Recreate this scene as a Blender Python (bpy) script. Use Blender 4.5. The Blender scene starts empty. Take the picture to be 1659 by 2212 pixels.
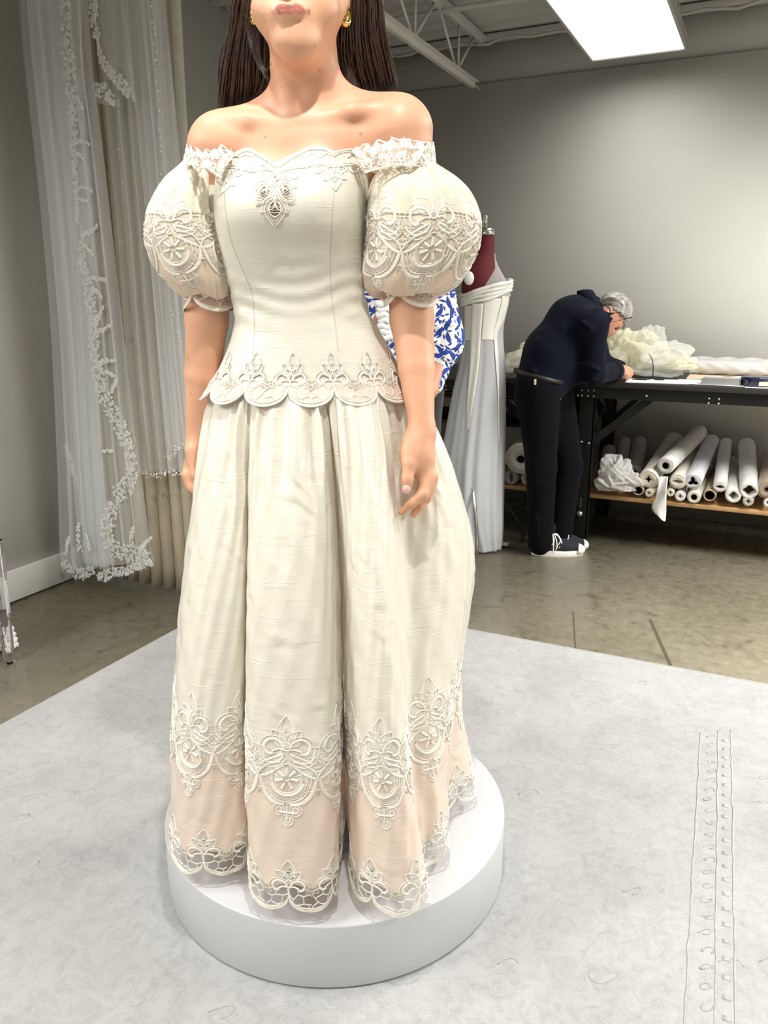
import bpy, bmesh, math, random
import numpy as np
from mathutils import Vector, Matrix, Euler
random.seed(7); rng = np.random.default_rng(7)
SC = bpy.context.scene; COL = SC.collection
# ------------------------------------------------------------------ camera
YAW = math.radians(25.7); PITCH = math.radians(15.0); FPX = 1700.0; CH = 1.27
IW, IH = 1659.0, 2212.0
cam = bpy.data.cameras.new('camera'); cam.sensor_fit = 'VERTICAL'; cam.sensor_height = 24.0
cam.lens = 24.0 * FPX / IH; cam.clip_start = 0.05; cam.clip_end = 60
camo = bpy.data.objects.new('camera', cam); COL.objects.link(camo)
camo.location = (0, 0, CH); camo.rotation_euler = (math.pi / 2 - PITCH, 0, YAW)
SC.camera = camo
# ------------------------------------------------------------------ view, world, large lights
SC.view_settings.view_transform = 'Standard'; SC.view_settings.look = 'None'
SC.view_settings.exposure = 0.0; SC.view_settings.gamma = 1.0
SC.view_settings.use_curve_mapping = False
SC.cycles.transparent_max_bounces = 24; SC.cycles.max_bounces = 8
SC.cycles.diffuse_bounces = 4; SC.cycles.glossy_bounces = 3; SC.cycles.sample_clamp_indirect = 6
wd = bpy.data.worlds.new('world'); SC.world = wd; wd.use_nodes = True
wd.node_tree.nodes['Background'].inputs[0].default_value = (.8, .8, .8, 1)
wd.node_tree.nodes['Background'].inputs[1].default_value = 0.1
def area(name, loc, size, power, target=None, col=(1, .97, .9), spread=180):
    l = bpy.data.lights.new(name, 'AREA'); l.shape = 'RECTANGLE'; l.size, l.size_y = size
    l.energy = power; l.color = col; l.spread = math.radians(spread)
    o = bpy.data.objects.new(name, l); COL.objects.link(o); o.location = loc
    if target is not None:
        o.rotation_euler = (Vector(target) - Vector(loc)).to_track_quat('-Z', 'Y').to_euler()
    return o
def spot(name, loc, target, power, angle, blend, radius, col=(1, .965, .89)):
    l = bpy.data.lights.new(name, 'SPOT'); l.energy = power; l.spot_size = math.radians(angle)
    l.spot_blend = blend; l.shadow_soft_size = radius; l.color = col
    o = bpy.data.objects.new(name, l); COL.objects.link(o); o.location = loc
    o.rotation_euler = (Vector(target) - Vector(loc)).to_track_quat('-Z', 'Y').to_euler()
    return o
LIGHT_PANELS = [  # x, y, z, width, length, watts : first panel hangs in view, the unseen others are added for light
    (-.79, 4.05, 2.5, .46, 1.26, 6), (-.79, -.3, 2.5, .46, 1.26, 3), (.85, 3.25, 2.5, .46, 1.26, 84), (2.1, -.4, 2.5, .46, 1.26, 26),
    (-.79, -2.4, 2.5, .46, 1.26, 34), (2.9, 3.0, 2.5, .46, 1.26, 195), (-2.2, -.5, 2.5, .46, 1.26, 64)]
spot('track_spot', (-.36, .80, 2.74), (-.83, 1.38, .9), 100, 78, .5, .03, (1, .985, .95))
spot('track_spot', (-1.36, .98, 2.74), (-.83, 1.38, .9), 38, 78, .5, .04, (1, .985, .95))
# ------------------------------------------------------------------ helpers
cA, sA = math.cos(YAW), math.sin(YAW)
def R(p):           # heading-aligned coordinates (x right, y ahead) -> room coordinates
    return np.array([p[0] * cA - p[1] * sA, p[0] * sA + p[1] * cA, p[2]])
def Ra(v):
    v = np.asarray(v, float); return np.stack([v[..., 0] * cA - v[..., 1] * sA, v[..., 0] * sA + v[..., 1] * cA, v[..., 2]], -1)
def ray(px, py):
    a = (px - IW / 2) / FPX; b = (IH / 2 - py) / FPX
    return np.array([a, math.cos(PITCH) + b * math.sin(PITCH), -math.sin(PITCH) + b * math.cos(PITCH)])
def P(px, py, Y):   # a point at distance Y ahead (heading frame)
    d = ray(px, py); q = d * (Y / d[1]); q[2] += CH; return q
def G(px, py, z=0.):
    d = ray(px, py); q = d * ((z - CH) / d[2]); q[2] = z; return q
def onV(px, py, v):  # a point on a plane parallel to the back wall, room coordinates
    d = R(ray(px, py)); q = d * (v / d[1]); q[2] += CH; return q
def lin(c):
    c = np.asarray(c, float) / 255.; return np.where(c <= .04045, c / 12.92, ((c + .055) / 1.055) ** 2.4)
def c4(c): return tuple(float(x) for x in lin(c)) + (1.,)
class NT:
    def __init__(s, name):
        s.m = bpy.data.materials.new(name); s.m.use_nodes = True; s.t = s.m.node_tree
        s.b = s.t.nodes['Principled BSDF']; s.out = s.t.nodes['Material Output']
    def n(s, typ, **k):
        nd = s.t.nodes.new(typ)
        for a, v in k.items(): setattr(nd, a, v)
        return nd
    def l(s, a, b): s.t.links.new(a, b)
    def set(s, **k):
        for a, v in k.items(): s.b.inputs[a.replace('_', ' ')].default_value = v
    def coord(s, scale=(1, 1, 1), kind='Object'):
        tc = s.n('ShaderNodeTexCoord'); mp = s.n('ShaderNodeMapping'); mp.inputs['Scale'].default_value = scale
        s.l(tc.outputs[kind], mp.inputs[0]); return mp.outputs[0]
    def noise(s, vec, scale, detail=4, rough=.55, dist=0.):
        nd = s.n('ShaderNodeTexNoise'); nd.inputs['Scale'].default_value = scale; nd.inputs['Detail'].default_value = detail
        nd.inputs['Roughness'].default_value = rough; nd.inputs['Distortion'].default_value = dist
        s.l(vec, nd.inputs['Vector']); return nd.outputs['Fac']
    def ramp(s, fac, stops):
        r = s.n('ShaderNodeValToRGB'); e = r.color_ramp.elements
        while len(e) < len(stops): e.new(.5)
        for el, (p, c) in zip(e, stops):
            el.position = p; el.color = c if len(c) == 4 else c4(c)
        s.l(fac, r.inputs[0]); return r.outputs[0]
    def mix(s, fac, a, b, mode='MIX'):
        m = s.n('ShaderNodeMix', data_type='RGBA', blend_type=mode)
        for sock, v in ((m.inputs[0], fac), (m.inputs[6], a), (m.inputs[7], b)):
            if hasattr(v, 'default_value') or hasattr(v, 'is_linked'): s.l(v, sock)
            else: sock.default_value = v if not isinstance(v, tuple) or len(v) == 4 else c4(v)
        return m.outputs[2]
    def math(s, op, a, b=0.):
        m = s.n('ShaderNodeMath', operation=op)
        for sock, v in zip(m.inputs, (a, b)):
            if hasattr(v, 'is_linked'): s.l(v, sock)
            else: sock.default_value = v
        return m.outputs[0]
    def bump(s, h, strength=.3, dist=.01, prev=None):
        b = s.n('ShaderNodeBump'); b.inputs['Strength'].default_value = strength; b.inputs['Distance'].default_value = dist
        s.l(h, b.inputs['Height'])
        if prev is not None: s.l(prev, b.inputs['Normal'])
        s.l(b.outputs[0], s.b.inputs['Normal']); return b.outputs[0]
    def color(s, sock): s.l(sock, s.b.inputs['Base Color'])
def mat(name, col, rough=.6, metal=0., var=0., vscale=20, bump=0., bscale=200, bdist=.002, sheen=0., trans=0., alpha=None, spec=.5, sub=0.):
    t = NT(name); t.set(Base_Color=c4(col), Roughness=rough, Metallic=metal)
    t.b.inputs['Specular IOR Level'].default_value = spec
    if var:
        v = t.coord(); f = t.noise(v, vscale)
        lo = tuple(max(0, c * (1 - var)) for c in col); hi = tuple(min(255, c * (1 + var * .6)) for c in col)
        t.color(t.ramp(f, [(.3, lo), (.7, hi)]))
    if bump:
        v = t.coord(); t.bump(t.noise(v, bscale, 3), bump, bdist)
    if sheen: t.set(Sheen_Weight=sheen, Sheen_Roughness=.4)
    if trans: t.set(Transmission_Weight=trans)
    if sub:
        t.set(Subsurface_Weight=sub); t.b.inputs['Subsurface Radius'].default_value = (.02, .008, .004); t.b.inputs['Subsurface Scale'].default_value = .5
    if alpha is not None: t.set(Alpha=alpha)
    return t.m
def sheer(name, col, opac, tl=.5, net=0.):   # thin see-through cloth: transparent + diffuse/translucent
    t = NT(name); tr = t.n('ShaderNodeBsdfTransparent'); df = t.n('ShaderNodeBsdfDiffuse'); ts = t.n('ShaderNodeBsdfTranslucent')
    df.inputs[0].default_value = c4(col); ts.inputs[0].default_value = c4(col)
    a = t.n('ShaderNodeMixShader'); a.inputs[0].default_value = tl; t.l(df.outputs[0], a.inputs[1]); t.l(ts.outputs[0], a.inputs[2])
    b = t.n('ShaderNodeMixShader'); b.inputs[0].default_value = opac
    if net:
        f = t.noise(t.coord(), net, 2); t.l(t.math('MULTIPLY', f, opac * 2.), b.inputs[0])
    t.l(tr.outputs[0], b.inputs[1]); t.l(a.outputs[0], b.inputs[2]); t.l(b.outputs[0], t.out.inputs[0]); return t.m
def obj(name, me, parent=None, loc=None, rz=0.):
    o = bpy.data.objects.new(name, me); COL.objects.link(o)
    if parent is not None: o.parent = parent
    if loc is not None: o.location = tuple(float(x) for x in loc)
    if rz: o.rotation_euler[2] = rz
    return o
def mesh(name, verts, faces, mats, smooth=True, midx=None):
    me = bpy.data.meshes.new(name); me.from_pydata([tuple(map(float, v)) for v in verts], [], [tuple(map(int, f)) for f in faces])
    for m in (mats if isinstance(mats, (list, tuple)) else [mats]): me.materials.append(m)
    if smooth: me.polygons.foreach_set('use_smooth', [True] * len(me.polygons))
    if midx is not None: me.polygons.foreach_set('material_index', list(map(int, midx)))
    me.update(); return me
def tag(o, label=None, cat=None, group=None, kind=None):
    if label: o['label'] = label
    if cat: o['category'] = cat
    if group: o['group'] = group
    if kind: o['kind'] = kind
    return o
def empty(name, loc, label, cat, group=None, rz=0.):
    o = bpy.data.objects.new(name, None); COL.objects.link(o); o.empty_display_size = .05
    o.location = tuple(float(x) for x in loc); o.rotation_euler[2] = rz
    return tag(o, label, cat, group)
class MB:
    """collects shapes into one mesh"""
    def __init__(s): s.v = []; s.f = []; s.m = []
    def add(s, v, f, mi=0):
        b = len(s.v); s.v.extend([tuple(x) for x in v]); s.f.extend([tuple(int(i) + b for i in q) for q in f]); s.m.extend([mi] * len(f)); return s
    def box(s, lo, hi, bev=0., mi=0):
        lo = np.array(lo, float); hi = np.array(hi, float)
        if not bev:
            v = [(x, y, z) for z in (lo[2], hi[2]) for y in (lo[1], hi[1]) for x in (lo[0], hi[0])]
            return s.add(v, [(0, 2, 3, 1), (4, 5, 7, 6), (0, 1, 5, 4), (2, 6, 7, 3), (0, 4, 6, 2), (1, 3, 7, 5)], mi)
        bm = bmesh.new(); bmesh.ops.create_cube(bm, size=1)
        for q in bm.verts: q.co = Vector([(lo[i] + hi[i]) / 2 + q.co[i] * (hi[i] - lo[i]) for i in range(3)])
        bmesh.ops.bevel(bm, geom=bm.edges[:], offset=bev, segments=2, affect='EDGES', profile=.5)
        bm.verts.index_update(); v = [tuple(q.co) for q in bm.verts]; f = [[q.index for q in fc.verts] for fc in bm.faces]; bm.free()
        return s.add(v, f, mi)
    def beam(s, a, b, w, h, up=(0, 0, 1), mi=0):  # rectangular bar from a to b
        a = Vector(a); b = Vector(b); d = (b - a).normalized(); u = Vector(up)
        x = d.cross(u).normalized(); y = x.cross(d).normalized(); v = []
        for p in (a, b):
            for i, j in ((-1, -1), (1, -1), (1, 1), (-1, 1)): v.append(p + x * (i * w / 2) + y * (j * h / 2))
        return s.add(v, [(0, 1, 2, 3), (7, 6, 5, 4), (0, 4, 5, 1), (1, 5, 6, 2), (2, 6, 7, 3), (3, 7, 4, 0)], mi)
    def tube(s, pts, r, n=8, caps=True, closed=False, mi=0, flat=1.):
        pts = np.array(pts, float); k = len(pts); rr = np.broadcast_to(np.asarray(r, float), (k,))
        T = np.gradient(pts, axis=0)
        if closed: T = (np.roll(pts, -1, 0) - np.roll(pts, 1, 0))
        T /= np.linalg.norm(T, axis=1)[:, None] + 1e-12
        ref = np.array([0, 0, 1.]) if abs(T[0][2]) < .9 else np.array([1., 0, 0])
        x = np.cross(T[0], ref); x /= np.linalg.norm(x); vs = []
        a = np.arange(n) * 2 * math.pi / n
        for i in range(k):
            x = x - T[i] * x.dot(T[i]); x /= np.linalg.norm(x) + 1e-12; y = np.cross(T[i], x)
            vs.append(pts[i] + rr[i] * (np.cos(a)[:, None] * x + flat * np.sin(a)[:, None] * y))
        f = []
        for i in range(k if closed else k - 1):
            i2 = (i + 1) % k
            for j in range(n): f.append((i * n + j, i * n + (j + 1) % n, i2 * n + (j + 1) % n, i2 * n + j))
        if caps and not closed: f += [tuple(range(n - 1, -1, -1)), tuple((k - 1) * n + j for j in range(n))]
        return s.add(np.concatenate(vs), f, mi)
    def lathe(s, prof, n=32, c=(0, 0, 0), sx=1., sy=1., mi=0, caps=True):
        v = []; f = []
        for r, z in prof:
            for j in range(n):
                a = 2 * math.pi * j / n; v.append((c[0] + r * sx * math.cos(a), c[1] + r * sy * math.sin(a), c[2] + z))
        for i in range(len(prof) - 1):
            for j in range(n): f.append((i * n + j, i * n + (j + 1) % n, (i + 1) * n + (j + 1) % n, (i + 1) * n + j))
        if caps: f += [tuple(range(n - 1, -1, -1)), tuple((len(prof) - 1) * n + j for j in range(n))]
        return s.add(v, f, mi)
    def ball(s, c, r, n=10, m=6, mi=0):
        r = np.broadcast_to(np.asarray(r, float), (3,)); v = [(c[0], c[1], c[2] - r[2])]; f = []
        for i in range(1, m):
            t = -math.pi / 2 + math.pi * i / m
            for j in range(n):
                a = 2 * math.pi * j / n; v.append((c[0] + r[0] * math.cos(t) * math.cos(a), c[1] + r[1] * math.cos(t) * math.sin(a), c[2] + r[2] * math.sin(t)))
        v.append((c[0], c[1], c[2] + r[2])); e = len(v) - 1
        for j in range(n): f.append((0, 1 + (j + 1) % n, 1 + j)); f.append((e, e - n + j, e - n + (j + 1) % n))
        for i in range(m - 2):
            for j in range(n): a = 1 + i * n; f.append((a + j, a + (j + 1) % n, a + n + (j + 1) % n, a + n + j))
        return s.add(v, f, mi)
    def grid(s, Pg, wrap=False, mi=0, flip=False):
        Pg = np.asarray(Pg); a, b = Pg.shape[:2]; f = []
        for i in range(a - 1):
            for j in range(b if wrap else b - 1):
                q = (i * b + j, i * b + (j + 1) % b, (i + 1) * b + (j + 1) % b, (i + 1) * b + j); f.append(q[::-1] if flip else q)
        return s.add(Pg.reshape(-1, 3), f, mi)
    def build(s, name, mats, parent=None, loc=None, smooth=True, rz=0., off=None):
        v = np.array(s.v, float)
        if off is not None: v = v - np.asarray(off)
        return obj(name, mesh(name, v, s.f, mats, smooth, s.m), parent, loc, rz)
def autosmooth(o, ang=35):
    bm = bmesh.new(); bm.from_mesh(o.data)
    for e in bm.edges:
        if len(e.link_faces) == 2 and e.calc_face_angle(0) > math.radians(ang): e.smooth = False
    bm.to_mesh(o.data); bm.free(); return o
def subd(o, lv=1):
    m = o.modifiers.new('s', 'SUBSURF'); m.levels = m.render_levels = lv; return o
def solid(o, th, off=0.):
    m = o.modifiers.new('t', 'SOLIDIFY'); m.thickness = th; m.offset = off; return o
def cr(pts, n, closed=False):     # Catmull-Rom through points
    p = np.array(pts, float); k = len(p)
    if closed: q = np.concatenate([p[-1:], p, p[:2]]); segs = k
    else: q = np.concatenate([2 * p[:1] - p[1:2], p, 2 * p[-1:] - p[-2:-1]]); segs = k - 1
    t = np.linspace(0, segs, n, endpoint=not closed); i = np.minimum(t.astype(int), segs - 1); u = (t - i)[:, None]
    a, b, c, d = q[i], q[i + 1], q[i + 2], q[i + 3]
    return .5 * ((2 * b) + (c - a) * u + (2 * a - 5 * b + 4 * c - d) * u ** 2 + (3 * b - a - 3 * c + d) * u ** 3)
def sst(a, b, x): t = np.clip((np.asarray(x, float) - a) / (b - a), 0, 1); return t * t * (3 - 2 * t)
# ---------- implicit bodies: blended capsules and ellipsoids, meshed with surface nets
def cap(a, b, ra, rb, k=.02, flat=None): return ('c', np.array(a, float), np.array(b, float), ra, rb, k, flat)
def ell(c, r, rot=None, k=.02, cut=False): return ('e', np.array(c, float), np.array(r, float), rot, None, k, cut)
def sdf(prims, h=.004, pad=.012):
    los, his = [], []
    for q in prims:
        if q[0] == 'c': m = max(q[3], q[4]); los.append(np.minimum(q[1], q[2]) - m); his.append(np.maximum(q[1], q[2]) + m)
        else: m = max(q[2]); los.append(q[1] - m); his.append(q[1] + m)
    lo = np.min(los, 0) - pad; hi = np.max(his, 0) + pad; n = np.ceil((hi - lo) / h).astype(int) + 1
    D = np.full(n, 1., np.float32)
    for q, l, m in zip(prims, los, his):
        k = q[5]; e = k + 2 * h
        i0 = np.maximum(((l - e - lo) / h).astype(int), 0); i1 = np.minimum(np.ceil((m + e - lo) / h).astype(int) + 1, n)
        g = [lo[a] + h * np.arange(i0[a], i1[a]) for a in range(3)]; X = np.stack(np.meshgrid(*g, indexing='ij'), -1).astype(np.float32)
        sl = tuple(slice(i0[a], i1[a]) for a in range(3)); cut = False
        if q[0] == 'c':
            a, b, ra, rb, fl = q[1], q[2], q[3], q[4], q[6]; ba = b - a; L = max(ba.dot(ba), 1e-9)
            pa = X - a.astype(np.float32); t = np.clip((pa @ ba.astype(np.float32)) / L, 0, 1); w = pa - t[..., None] * ba.astype(np.float32)
            if fl is not None:   # flatten across direction fl[0] by factor fl[1]
                dn = np.array(fl[0], float); dn /= np.linalg.norm(dn); c = w @ dn.astype(np.float32); w = w + (c * (1 / fl[1] - 1))[..., None] * dn.astype(np.float32)
            d = np.linalg.norm(w, axis=-1) - (ra + (rb - ra) * t)
        else:
            c, r, rot, cut = q[1], q[2], q[3], q[6]; Y = X - c.astype(np.float32)
            if rot is not None: Y = Y @ np.array(rot.to_matrix() if hasattr(rot, 'to_matrix') else rot, np.float32)
            k0 = np.linalg.norm(Y / r.astype(np.float32), axis=-1); k1 = np.linalg.norm(Y / (r * r).astype(np.float32), axis=-1)
            d = k0 * (k0 - 1) / np.maximum(k1, 1e-6); d = np.where(k0 < 1e-4, -r.min(), d)
        o = D[sl]
        if cut: d = -d; hh = np.maximum(k - np.abs(o - d), 0) / k; D[sl] = np.maximum(o, d) + hh * hh * k * .25
        else: hh = np.maximum(k - np.abs(o - d), 0) / k; D[sl] = np.minimum(o, d) - hh * hh * k * .25
    ins = D < 0; S = np.zeros(tuple(n - 1) + (3,), np.float32); C = np.zeros(tuple(n - 1), np.float32); quads = []
    idx = None
    E = []
    for ax in range(3):
        a = [slice(None)] * 3; b = [slice(None)] * 3; a[ax] = slice(0, -1); b[ax] = slice(1, None)
        x = np.argwhere(ins[tuple(a)] != ins[tuple(b)]); o1, o2 = [q for q in range(3) if q != ax]
        x = x[(x[:, o1] > 0) & (x[:, o2] > 0) & (x[:, o1] < n[o1] - 1) & (x[:, o2] < n[o2] - 1)]
        y = x.copy(); y[:, ax] += 1; d0 = D[tuple(x.T)]; d1 = D[tuple(y.T)]; pt = x.astype(np.float32); pt[:, ax] += d0 / (d0 - d1)
        cs = []
        for u, w in ((0, 0), (1, 0), (1, 1), (0, 1)):
            c = x.copy(); c[:, o1] -= u; c[:, o2] -= w; cs.append(c); np.add.at(S, tuple(c.T), pt); np.add.at(C, tuple(c.T), 1)
        E.append((ax, cs, d0 < 0))
    act = np.argwhere(C > 0); idx = np.full(C.shape, -1, np.int64); idx[tuple(act.T)] = np.arange(len(act))
    V = S[tuple(act.T)] / C[tuple(act.T)][:, None] * h + lo; F = []
    for ax, cs, sg in E:
        q = np.stack([idx[tuple(c.T)] for c in cs], 1); fl = sg if ax != 1 else ~sg
        q[fl] = q[fl][:, ::-1]; F.append(q)
    return V, np.concatenate(F)
def relax(V, F, it=2, lam=.5):
    e = np.concatenate([F[:, [0, 1]], F[:, [1, 2]], F[:, [2, 3]], F[:, [3, 0]]]); e = np.concatenate([e, e[:, ::-1]])
    for _ in range(it):
        s = np.zeros_like(V); c = np.zeros(len(V)); np.add.at(s, e[:, 0], V[e[:, 1]]); np.add.at(c, e[:, 0], 1); V = V * (1 - lam) + lam * s / c[:, None]
    return V
def npmesh(name, V, F, mats, midx=None):
    me = bpy.data.meshes.new(name); n, k = F.shape; me.vertices.add(len(V)); me.vertices.foreach_set('co', np.asarray(V, np.float32).ravel())
    me.loops.add(n * k); me.loops.foreach_set('vertex_index', F.astype(np.int32).ravel()); me.polygons.add(n)
    me.polygons.foreach_set('loop_start', np.arange(0, n * k, k, dtype=np.int32))
    for m in (mats if isinstance(mats, (list, tuple)) else [mats]): me.materials.append(m)
    if midx is not None: me.polygons.foreach_set('material_index', np.asarray(midx, np.int32))
    me.polygons.foreach_set('use_smooth', np.ones(n, bool)); me.update(calc_edges=True); me.validate(); return me
# ------------------------------------------------------------------ materials of the room
def wall_mat(name, col):
    t = NT(name); v = t.coord(); t.set(Roughness=.75)
    t.color(t.ramp(t.noise(v, 1.3, 3), [(.3, tuple(c * .975 for c in col)), (.7, col)])); t.bump(t.noise(v, 320, 3), .12, .002); return t.m
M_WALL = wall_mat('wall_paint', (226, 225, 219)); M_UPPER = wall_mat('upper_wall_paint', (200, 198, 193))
M_DECK = wall_mat('deck_paint', (206, 204, 199)); M_TRIM = mat('baseboard_paint', (214, 212, 206), .5)
M_STEEL = mat('white_steel', (214, 213, 208), .5, bump=.1, bscale=60)
def floor_mat():
    t = NT('polished_concrete'); v = t.coord(); t.set(Roughness=.33)
    big = t.noise(v, 1.6, 6, .62, .6); fine = t.noise(v, 26, 5, .6)
    c = t.ramp(big, [(.28, (146, 138, 116)), (.5, (170, 162, 139)), (.72, (184, 177, 156))])
    c = t.mix(.35, c, t.ramp(fine, [(.3, (136, 128, 106)), (.7, (186, 180, 160))]))
    vo = t.n('ShaderNodeTexVoronoi'); vo.inputs['Scale'].default_value = 95; t.l(v, vo.inputs['Vector'])
    patch = t.ramp(t.noise(v, 2.6, 5, .7), [(.55, (0, 0, 0, 1)), (.64, (1, 1, 1, 1))])
    size = t.noise(v, 60, 2)
    pit = t.math('LESS_THAN', vo.outputs['Distance'], t.math('MULTIPLY', size, .36)); pit = t.math('MULTIPLY', pit, patch)
    st = t.ramp(t.noise(v, 5, 4, .6, 1.5), [(.56, (0, 0, 0, 1)), (.74, (1, 1, 1, 1))])
    c = t.mix(t.math('MULTIPLY', st, .62), c, (96, 87, 68)); c = t.mix(pit, c, (62, 54, 42)); t.color(c)
    t.l(t.ramp(fine, [(.3, (.24, .24, .24, 1)), (.8, (.42, .42, .42, 1))]), t.b.inputs['Roughness'])
    t.bump(t.math('SUBTRACT', fine, pit), .12, .002); return t.m
M_FLOOR = floor_mat()
def rug_mat():
    t = NT('rug_pile'); v = t.coord(); t.set(Roughness=.95, Sheen_Weight=.35)
    a = t.noise(v, 3.2, 8, .68, .4); b = t.noise(v, 28, 6, .7, 1.2); f = t.noise(v, 420, 2)
    c = t.ramp(a, [(.3, (146, 146, 147)), (.5, (170, 170, 170)), (.7, (183, 183, 183))])
    c = t.mix(.45, c, t.ramp(b, [(.32, (132, 131, 131)), (.55, (174, 174, 174)), (.75, (186, 186, 186))]))
    c = t.mix(.2, c, t.ramp(f, [(.3, (125, 125, 125)), (.7, (196, 196, 196))])); t.color(c)
    n = t.bump(b, .3, .008); t.bump(f, .35, .003, n); return t.m
M_RUG = rug_mat(); M_RUGEDGE = mat('rug_binding', (165, 165, 164), .9, bump=.4, bscale=300)
M_RUGCARVE = mat('rug_groove', (176, 176, 175), .95, var=.08, vscale=60, bump=.4, bscale=300)
# ------------------------------------------------------------------ the setting
XL, XR, YB, YF, ZD = -2.86, 4.6, 4.95, -3.6, 2.79
def struct(o): return tag(o, kind='structure')
struct(MB().box((XL - .1, YF - .1, -.08), (XR + .1, YB + .1, 0)).build('floor', M_FLOOR))
struct(MB().box((XL - .1, YF, 0), (XL, YB + .1, ZD)).build('wall_left', M_WALL))
wb = MB(); wb.box((XL, YB, 0), (XR, YB + .1, 2.527)); struct(wb.build('wall_back', M_WALL))
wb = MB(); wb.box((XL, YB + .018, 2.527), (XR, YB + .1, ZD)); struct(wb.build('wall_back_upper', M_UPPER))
struct(MB().box((XR, YF, 0), (XR + .1, YB + .1, ZD)).build('wall_right', M_WALL))
struct(MB().box((XL, YF - .1, 0), (XR, YF, ZD)).build('wall_front', M_WALL))
bb = MB(); bb.box((XL, YF, .006), (XL + .014, YB, .145), .003); struct(bb.build('baseboard_left', M_TRIM))
bb = MB(); bb.box((XL, YB - .014, .006), (XR, YB, .11), .003); struct(bb.build('baseboard_back', mat('rubber_base', (120, 116, 108), .6)))
# steel deck: trapezoid ribs running along the back wall direction
M_JOINT = mat('sawcut', (84, 76, 60), .8); sj = MB()
for pa, pb, w_ in (((1404, 1338), (1452, 1446), .013), ((1238, 1320), (1245, 1440), .006)):
    a_ = R(G(*pa)); b_ = R(G(*pb)); sj.beam((a_[0], a_[1], .0), (b_[0], b_[1], .0), w_, .0012)
struct(sj.build('trim_2', M_JOINT, smooth=False))
y = YF - .05; prof = []
while y < YB + .1: prof += [(y, ZD), (y + .06, ZD), (y + .078, ZD + .035), (y + .132, ZD + .035)]; y += .15
dk = MB(); dk.grid(np.array([[(XL - .1, a, b), (XR + .1, a, b)] for a, b in prof])); struct(dk.build('ceiling', M_DECK, smooth=False))
# sealant-smeared ledger along the back wall under the deck
lg = MB(); n = 90; xs = np.linspace(XL, XR, n)
lg.box((XL, YB - .035, ZD - .05), (XR, YB + .018, ZD - .01), .004)
lg.tube(np.stack([xs, np.full(n, YB - .03), ZD - .052 + .009 * np.sin(xs * 23) + .006 * np.sin(xs * 61)], 1), .009 + .004 * np.sin(xs * 37), 6)
struct(lg.build('trim_1', M_UPPER))
# ------------------------------------------------------------------ open web joists
def joist(x, label):
    e = empty('roof_joist', (x, 0, ZD), label, 'joist', 'open web joists'); zt, zb = -.03, -.29; y1 = YB - .02; y0 = YF + .05
    for dz, nm, ya, yb in ((zt, 'top_chord', y0, y1), (zb, 'bottom_chord', y0 + .3, y1 - .13)):
        m = MB()
        for sx in (-.022, .022):
            m.box((sx - .016, ya, dz - .003), (sx + .016, yb, dz + .003)); m.box((sx - np.sign(sx) * .014 - .003, ya, dz - .03), (sx - np.sign(sx) * .014 + .003, yb, dz))
        m.build(nm, M_STEEL, e, smooth=False)
    ys = np.arange(y1 - .1, y0 + .3, -.3)
    for k in range(len(ys) - 1):
        a, b = (zt, zb) if k % 2 == 0 else (zb, zt)
        MB().tube([(0, ys[k], a), (0, ys[k + 1], b)], .008, 7).build('web_rod', M_STEEL, e)
        if k % 2 == 0 and k < 8: MB().tube([(0, ys[k + 1] + .02, zb), (0, ys[k + 1] + .03, zt)], .007, 7).build('web_rod', M_STEEL, e)
    MB().tube([(0, y1 - .145, zb), (.0, y1 - .02, zb - .012)], .007, 6).build('bridging_stub', M_STEEL, e)
    return e
joist(-1.735, 'white open web steel joist running to the back wall left of the light panel')
joist(.62, 'white open web steel joist right of the lit panel, mostly above the frame')
br = MB()
br.tube([(XL, 4.28, ZD - .07), (.62, 4.28, ZD - .07)], .014, 8); br.tube([(XL, 3.2, ZD - .06), (.62, 3.2, ZD - .06)], .014, 8)
tag(br.build('bridging_pipe', M_STEEL), 'white bridging pipes crossing the roof joist under the deck', 'pipe')
# ------------------------------------------------------------------ hanging light panels
M_LFRAME = mat('light_frame', (150, 149, 146), .5)
for k, (x, y, z, w, l, s) in enumerate(LIGHT_PANELS):
    lab = 'bright white rectangular light panel with grey frame hanging before the back wall' if k == 0 else 'white light panel out of view, added to light the room, %s' % ('over the camera', 'at the right near the platform', 'at the right behind the camera', 'at the left behind the camera', 'by the right wall', 'at the far left beside the wall')[k - 1]
    e = empty('light_panel', (x, y, z), lab, 'light', 'hanging light panels')
    m = MB(); t = .014
    for lo, hi in (((-w / 2 - t, -l / 2 - t, 0), (-w / 2, l / 2 + t, .055)), ((w / 2, -l / 2 - t, 0), (w / 2 + t, l / 2 + t, .055)),
                   ((-w / 2, -l / 2 - t, 0), (w / 2, -l / 2, .055)), ((-w / 2, l / 2, 0), (w / 2, l / 2 + t, .055)), ((-w / 2, -l / 2, .04), (w / 2, l / 2, .055))): m.box(lo, hi)
    m.build('frame', M_LFRAME, e, smooth=False)
    t_ = NT('lit_diffuser'); t_.set(Base_Color=(.9, .9, .88, 1)); t_.b.inputs['Emission Color'].default_value = (1, .975, .89, 1); t_.b.inputs['Emission Strength'].default_value = 1.6
    MB().box((-w / 2, -l / 2, .006), (w / 2, l / 2, .012)).build('diffuser', t_.m, e, smooth=False)
    area('panel_light', (x, y, z + .004), (w - .02, l - .02), s, None, (1, .985, .945), 168)
    for a in (-1, 1):
        for b in (-1, 1): MB().tube([(a * w * .42, b * l * .45, .05), (a * w * .42, b * l * .45, ZD - z + .02)], .003, 5).build('suspension_wire', M_STEEL, e)
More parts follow.
